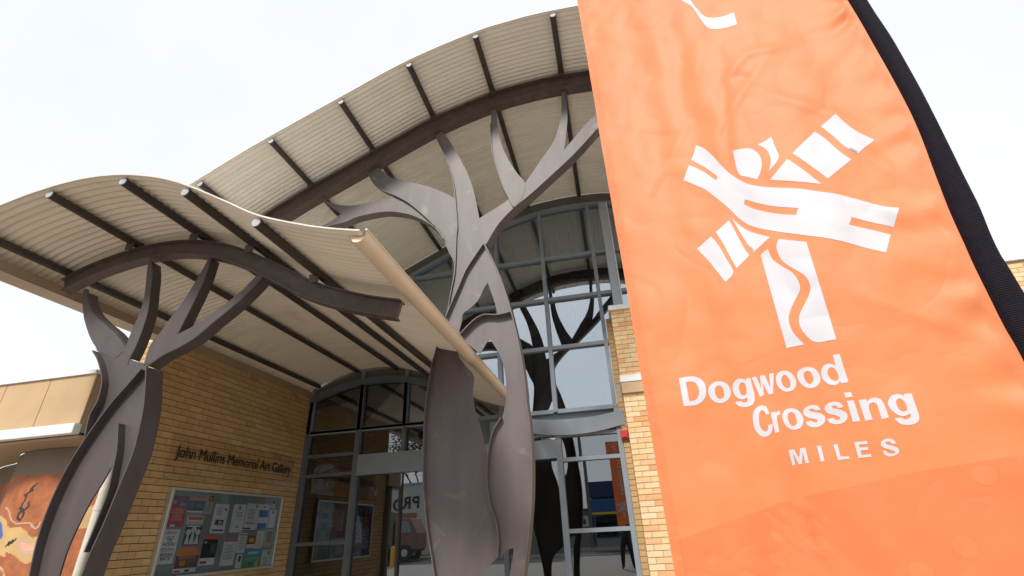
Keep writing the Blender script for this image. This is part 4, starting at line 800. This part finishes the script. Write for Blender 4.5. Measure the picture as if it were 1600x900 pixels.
def wrap(me2d, name, m, parent, out=.0013, xf=lambda x, y: (x, y)):
    bm = bmesh.new(); bm.from_mesh(me2d)
    for v in bm.verts: x, y = xf(v.co.x, v.co.y); v.co = (x, y, 0)
    for lim in (.12, .06, .03, .016):
        es = [e for e in bm.edges if e.calc_length() > lim]
        if es: bmesh.ops.subdivide_edges(bm, edges=es, cuts=1); bmesh.ops.triangulate(bm, faces=bm.faces)
    ro = root_of(parent); bnv = bn.location
    for v in bm.verts: v.co = bpos(v.co.x, v.co.y, out)-ro
    me = bpy.data.meshes.new(name); bm.to_mesh(me); bm.free(); me.materials.append(m); me.polygons.foreach_set('use_smooth', [True]*len(me.polygons))
    return link(name, me, parent)
def poly2d(outer, holes=()):
    loops = [outer]+list(holes); tri = tessellate_polygon([[Vector((x, y, 0)) for x, y in L] for L in loops]); me = bpy.data.meshes.new('p')
    me.from_pydata([(x, y, 0) for L in loops for x, y in L], [], [tuple(t) for t in tri]); return me
band = smooth_path(D['KBAND'], False, 4, 170); band = [p for p in band if p[0] > -.005]
wrap(poly2d([(band[0][0], ZB+.02)]+band+[(1.028, band[-1][1]), (1.025, ZB+.02)]), 'lower_band', M['bandprint'], bn, .0010)
for i, (s, z) in enumerate(D['KDOT'][:3]): wrap(poly2d([(s+.026*math.cos(a), z+.026*math.sin(a)) for a in [k*math.pi/12 for k in range(24)]]), 'printed_dot', M['dotprint'], bn, .0015)
em = wrap(poly2d(smooth_path(D['K1'], True, 4, 60), [smooth_path(D['K1H'], True, 4, 60)]), 'emblem', M['print'], bn)
for k in range(2, 12): wrap(poly2d(smooth_path(D['K%d' % k], True, 4, 60)), 'emblem_piece', M['print'], em)
wrap(poly2d(smooth_path(D['K12'], True, 4, 60)), 'upper_stroke', M['print'], bn)
for k in ('D', 'o1', 'g1', 'w', 'o2', 'o3', 'd', 'C', 'r', 'o4', 's1', 's2', 'i', 'idot', 'n', 'g2', 'M', 'I', 'L', 'E', 'S'):
    holes = [smooth_path(D['T_%s_h' % k], True, 4, 75)] if 'T_%s_h' % k in D else []
    wrap(poly2d(smooth_path(D['T_'+k], True, 4, 46), holes), 'letter', M['print'], bn)
mb = MB()
for j in range(NZ+1):
    z = ZB+(ZT-ZB)*j/NZ
    for i in range(5): mb.v.append(tuple(bpos(left-.003+.033*i/4, z, .0022+.0012*math.sin(z*210+i)*(i == 3))))
for j in range(NZ):
    for i in range(4): a = j*5+i; mb.f.append((a, a+1, a+6, a+5)); mb.m.append(0)
mb.build('stitched_hem', M['flag'], bn, True)
# sleeve round the pole
mb = MB(); NR = 14; NZs = 150
for j in range(NZs+1):
    z = .5+(4.66-.5)*j/NZs; a, b = sin_in(z), sin_out(z); c, hw = (a+b)/2, (b-a)/2
    wob = .0025*_n.noise(Vector((z*7, 3, 0)))
    for k in range(NR):
        th = 2*math.pi*k/NR; p = BP+BD*(c+(hw+wob)*math.cos(th))+BN*(.026*math.sin(th)+disp(a, z))+Vector((0, 0, z)); mb.v.append(tuple(p))
for j in range(NZs):
    for k in range(NR): a = j*NR+k; b = j*NR+(k+1) % NR; mb.f.append((a, b, b+NR, a+NR)); mb.m.append(0)
mb.build('pole_sleeve', M['sleeve'], bn, True)
pb = BP+BD*1.11
mb = MB(); mb.tube((pb.x, pb.y, .03), (pb.x, pb.y, .7), .016, n=12); mb.build('pole', M['alu'], bn, True)
mb = MB(); mb.box(pb.x-.25, pb.x+.25, pb.y-.25, pb.y+.25, .002, .03); mb.build('base_plate', M['black'], bn)
# ------------------------------------------------------------------ the street opposite, seen in the glass
sh = thing('shop_building', (1.5, -22, 0), 'shop across the road with dark blue fascia and yellow edged sign reflected in the glass', 'shop')
mb = MB(); mb.box(-2.3, 7, -28, -20.5, 0, 4.3); mb.build('wall', flat((.30, .30, .32)), sh)
mb = MB(); mb.box(-2.4, 7.1, -20.49, -19.6, 3.4, 4.45); mb.build('fascia', flat((.03, .035, .12)), sh)
mb = MB(); mb.box(-2.4, 7.1, -20.2, -19.62, 2.45, 3.3); mb.build('sign_panel', flat((.03, .11, .27)), sh)
mb = MB(); mb.box(-2.4, 7.1, -20.21, -19.60, 2.30, 2.44); mb.build('yellow_strip', flat((.75, .60, .06)), sh)
for i in range(5): mb = MB(); mb.box(-2.2+i*1.8, -.6+i*1.8, -20.48, -20.42, .5, 2.2); mb.build('shop_window', M['doorglass'], sh)
for i in range(4): mb = MB(); mb.box(-2.3+i*3, -2.2+i*3, -19.75, -19.65, 0, 2.29); mb.build('post', flat((.05, .1, .25)), sh)
s2 = thing('iron_shed', (-6, -23, 0), 'grey roofed iron shed beside the blue shop across the road', 'shed')
mb = MB(); mb.box(-9.5, -2.6, -28, -20.6, 0, 2.75); mb.build('wall', flat((.22, .24, .20)), s2)
mb = MB(); mb.add([(-9.8, -20.3, 2.76), (-2.45, -20.3, 2.76), (-2.45, -24, 4.5), (-9.8, -24, 4.5), (-2.45, -28.2, 2.76), (-9.8, -28.2, 2.76)], [(0, 1, 2, 3), (3, 2, 4, 5), (0, 3, 5), (1, 4, 2), (0, 5, 4, 1)]); mb.build('roof', flat((.42, .42, .42)), s2)
mb = MB(); mb.box(-4.2, -2.7, -20.55, -20.5, 1.6, 2.3); p_ = mb.build('sign_panel', flat((.7, .7, .72)), s2)
mb = MB(); mb.box(-4.0, -2.9, -20.49, -20.485, 1.75, 2.1); mb.build('sign_stripe', flat((.03, .06, .25)), p_)
s3 = thing('produce_shed', (-20, -24, 0), 'white fronted produce shed with black lettering across the road', 'shed')
mb = MB(); mb.box(-26, -15.4, -30, -22, 0, 5.1); mb.build('wall', flat((.62, .60, .56)), s3)
mb = MB(); mb.box(-26.2, -15.2, -30.2, -21.9, 5.102, 5.25); mb.build('roof', flat((.45, .45, .45)), s3)
mb = MB(); mb.box(-24, -16.2, -21.99, -21.9, 0, 3.0); mb.build('door', flat((.30, .17, .09)), s3)
me = text_mesh('PRODUCE', 1, .02, .02, 1.1); x0 = min(v.co.x for v in me.vertices); x1 = max(v.co.x for v in me.vertices)
for v in me.vertices: v.co = Vector((-16.0-(v.co.x-x0)/(x1-x0)*6.2, -21.96+v.co.z*.5, 3.35+v.co.y*1.25))-root_of(s3)
me.materials.append(M['black']); link('lettering', me, s3)
bt = thing('truck', (-16, -16.2, 0), 'parked truck with a dull olive box body across the road', 'truck')
mb = MB(); mb.box(-18.4, -15.3, -17.2, -15.2, .75, 2.95); bevel(mb.build('box_body', flat((.17, .16, .11)), bt), .04)
mb = MB(); mb.prism([(-15.2, .55), (-13.4, .55), (-13.4, 1.5), (-13.9, 2.4), (-15.2, 2.45)], -17.1, -15.3); bevel(mb.build('cab', flat((.26, .13, .09)), bt), .05, 2)
mb = MB(); mb.prism([(-14.9, 1.55), (-13.75, 1.55), (-14.05, 2.25), (-14.9, 2.28)], -15.29, -15.27); mb.build('cab_window', M['doorglass'], bt)
mb = MB(); mb.box(-18.4, -13.5, -17.0, -15.4, .45, .74); mb.build('chassis', M['black'], bt)
for x in (-17.6, -16.6, -14.2):
    for y in (-17.1, -15.5):
        mb = MB(); mb.tube((x, y, .38), (x, y+.28, .38), .48, n=20); wl_ = mb.build('wheel', M['black'], bt, True)
        mb = MB(); mb.tube((x, y-.01, .38), (x, y+.29, .38), .22, n=14); mb.build('hub', M['alu'], wl_, True)
for i, x in enumerate((-12.95, -12.0)):
    t = thing('bollard', (x, -8.2, 0), ('yellow steel bollard by the kerb nearer the truck cab', 'yellow steel bollard by the kerb nearer the entrance')[i], 'bollard', 'yellow bollards along the kerb')
    mb = MB(); mb.tube((x, -8.2, 0), (x, -8.2, .92), .11, n=18); mb.build('post', flat((.78, .46, .04)), t, True)
    mb = MB(); mb.tube((x, -8.2, .921), (x, -8.2, .97), .11, .05, n=18); mb.build('dome_cap', flat((.78, .46, .04)), t, True)
up_ = thing('power_pole', (-2.4, -18.2, 0), 'timber power pole with sagging wires across the road', 'power pole')
mb = MB(); mb.tube((-2.4, -18.2, 0), (-2.4, -18.2, 9), .14, .10, n=14); mb.build('pole', flat((.16, .13, .11)), up_, True)
mb = MB(); mb.box(-2.46, -2.34, -19.2, -17.2, 8.4, 8.55); mb.build('crossarm', flat((.16, .13, .11)), up_)
for y in (-19.1, -18.35, -17.3):
    mb = MB(); P_ = [(x, 8.6-.9*(1-((abs(x+2.4) % 40)/20-1)**2)) for x in [-62.4+2*i for i in range(61)]]
    mb.strip(P_, .03, y-.015, y+.015); mb.build('wire', M['black'], up_)
def leaf_tree(x, y, h, r, label, seed):
    R = random.Random(seed); t = thing('street_tree', (x, y, 0), label, 'tree')
    mb = MB(); mb.tube((x, y, -.1), (x, y, h*.45), .22, .15, n=10); tips = []
    for i in range(9):
        a = i*2.4; l = R.uniform(.5, .95)*r; e = (x+l*math.cos(a), y+l*math.sin(a), h*R.uniform(.6, .92)); mb.tube((x, y, h*R.uniform(.3, .45)), e, .09, .03, n=6); tips.append(e)
    mb.build('trunk', flat((.13, .10, .075)), t, True)
    lf = MB()
    for e in tips+[(x, y, h*.9), (x, y, h*.75)]:
        for k in range(230):
            d = Vector((R.gauss(0, 1), R.gauss(0, 1), R.gauss(0, .75))).normalized()*R.random()**.45*r*.48
            p = Vector(e)+d; n = Vector((R.gauss(0, 1), R.gauss(0, 1), R.gauss(0, 1))).normalized(); u = n.orthogonal().normalized()*R.uniform(.10, .2); w = n.cross(u)*.55
            lf.add([p-u, p-w, p+u, p+w], [(0, 1, 2, 3)])
    lf.build('crown', M_leaf, t)
M_leaf = mat('green foliage', (.055, .085, .03), .6, 0, .5, 1.1, col2=(.10, .13, .045))
leaf_tree(-17.8, -27.5, 10.5, 3.6, 'tall leafy tree behind the produce shed', 3)
leaf_tree(9.5, -24, 8.5, 3.2, 'round leafy tree beyond the blue shop', 5)
# orange street flag behind the viewer
sf = thing('street_flag', (.36, -3, 0), 'narrow orange street flag with white emblem reflected in the glass beside the pier', 'flag')
mb = MB()
for j in range(61):
    for i in range(11): x, z = -.36+.07*i, 1.35+3.1*j/60; mb.v.append((x, -3+.025*math.sin(z*2.1+x*5), z))
for j in range(60):
    for i in range(10): a = j*11+i; mb.f.append((a, a+1, a+12, a+11)); mb.m.append(0)
mb.build('fabric', M['flag2'], sf, True)
mb = MB(); mb.tube((.37, -3, 0), (.37, -3, 4.6), .02, n=10); mb.build('pole', M['alu'], sf, True)
for k in range(1, 12):
    pts = smooth_path(D['K%d' % k], True, 2, 60); mb = MB()
    q = [(.0-(s-.47)*.62, 1.95+(z-2.25)*.62) for s, z in pts]
    tri = tessellate_polygon([[Vector((a, b, 0)) for a, b in q]]); mb.add([(a, -3+.025*math.sin(b*2.1+a*5)+.012, b) for a, b in q], [tuple(t_) for t_ in tri]); mb.build('emblem_piece', M['print'], sf)
me = text_mesh('Dogwood Crossing', 1, 0, .02); x0 = min(v.co.x for v in me.vertices); x1 = max(v.co.x for v in me.vertices)
for v in me.vertices:
    z = 2.5+(v.co.x-x0)/(x1-x0)*1.8; x = .10-.0-v.co.y*.26+.0
    v.co = Vector((-.08+v.co.y*.26, -3+.05, z))-root_of(sf)
me.materials.append(M['print']); link('lettering', me, sf)
# the photographer
pr = thing('person', (-.1, -.5, 0), 'photographer in dark clothes leaning to a camera, reflected in the right door', 'person')
V_ = []; E_ = []; R_ = []
def jt(p, r, par=None, ry=None):
    V_.append(p); R_.append((r, ry or r))
    if par is not None: E_.append((par, len(V_)-1))
    return len(V_)-1
pel = jt((-.12, -.58, .86), .145, None, .12); wst = jt((-.11, -.56, 1.0), .125, pel, .10); che = jt((-.06, -.49, 1.13), .15, wst, .11); nek = jt((-.02, -.38, 1.235), .055, che)
hd = jt((0, -.30, 1.32), .085, nek, .09); ht = jt((0, -.29, 1.405), .078, hd, .09)
for sx, hip, kn, an, shd, elb, wr_p in ((-1, (-.21, -.57, .82), (-.27, -.42, .46), (-.30, -.60, .09), (-.21, -.45, 1.165), (-.27, -.33, .99), (-.095, -.165, 1.225)), (1, (-.03, -.57, .82), (.03, -.42, .46), (.05, -.58, .09), (.10, -.45, 1.165), (.20, -.33, 1.0), (.095, -.165, 1.235))):
    h_ = jt(hip, .115, pel); k_ = jt(kn, .080, h_); c_ = jt((kn[0]*.6+an[0]*.4, kn[1]*.6+an[1]*.4, .32), .075, k_); a_ = jt(an, .050, c_); jt((an[0]+sx*.02, an[1]+.15, .035), .035, a_)
    s_ = jt(shd, .058, che); e_ = jt(elb, .042, s_); w_ = jt(wr_p, .026, e_); pm = jt((wr_p[0]-sx*.012, wr_p[1]+.035, wr_p[2]+.045), .026, w_)
    bx, by_, bz = V_[pm]
    for f in range(4):
        r1 = jt((bx+sx*(.006-.002*f), by_+.018+.006*f*0, bz+.014+.011*(f-1.5)), .0095, pm); jt((bx-sx*.028, by_+.034, bz+.018+.012*(f-1.5)), .0085, r1)
    t1 = jt((bx-sx*.018, by_-.012, bz-.004), .010, pm); jt((bx-sx*.034, by_-.004, bz+.012), .009, t1)
me = bpy.data.meshes.new('body'); o_ = root_of(pr); me.from_pydata([tuple(Vector(v)-o_) for v in V_], E_, []); bo = bpy.data.objects.new('body_tmp', me); COL.objects.link(bo)
bo.modifiers.new('skin', 'SKIN'); sl_ = me.skin_vertices[0].data
for i, r in enumerate(R_): sl_[i].radius = r
sl_[0].use_root = True; ss = bo.modifiers.new('sub', 'SUBSURF'); ss.levels = ss.render_levels = 2
bpy.context.view_layer.update(); dg = bpy.context.evaluated_depsgraph_get(); me2 = bpy.data.meshes.new_from_object(bo.evaluated_get(dg), depsgraph=dg); bpy.data.objects.remove(bo)
me2.materials.clear()
for c in ((.46, .27, .20), (.045, .045, .055), (.02, .02, .025), (.03, .025, .022)): me2.materials.append(flat(c))
for p in me2.polygons:
    c = p.center+o_; p.use_smooth = True
    wd = min((c-Vector(w)).length for w in ((-.09, -.13, 1.26), (.09, -.13, 1.27)))
    p.material_index = 3 if c.z < .085 else 2 if c.z < .93 else 0 if (wd < .085 or (c.z > 1.225 and c.y > -.42 and abs(c.x) < .12)) else 1
link('body', me2, pr)
mb = MB()
for j in range(7):
    for i in range(16):
        th = 2*math.pi*i/16; ph = math.pi*.5*j/6*1.15; mb.v.append((.0+.088*math.sin(ph)*math.cos(th), -.315+.10*math.sin(ph)*math.sin(th), 1.355+.10*math.cos(ph)))
for j in range(6):
    for i in range(16): a = j*16+i; b = j*16+(i+1) % 16; mb.f.append((a, b, b+16, a+16)); mb.m.append(0)
mb.build('hair', flat((.05, .035, .025)), pr, True)
cm = thing('hand_camera', (0, -.1, 1.3), 'black camera held up by the photographer', 'camera')
mb = MB(); mb.box(-.068, .068, -.135, -.085, 1.255, 1.345); bevel(mb.build('camera_body', M['black'], cm), .008, 2)
mb = MB(); mb.tube((0, -.084, 1.3), (0, -.03, 1.3), .034, n=20); mb.build('lens', M['black'], cm, True)
mb = MB(); mb.box(-.024, .024, -.13, -.09, 1.346, 1.372); mb.build('viewfinder', M['black'], cm)
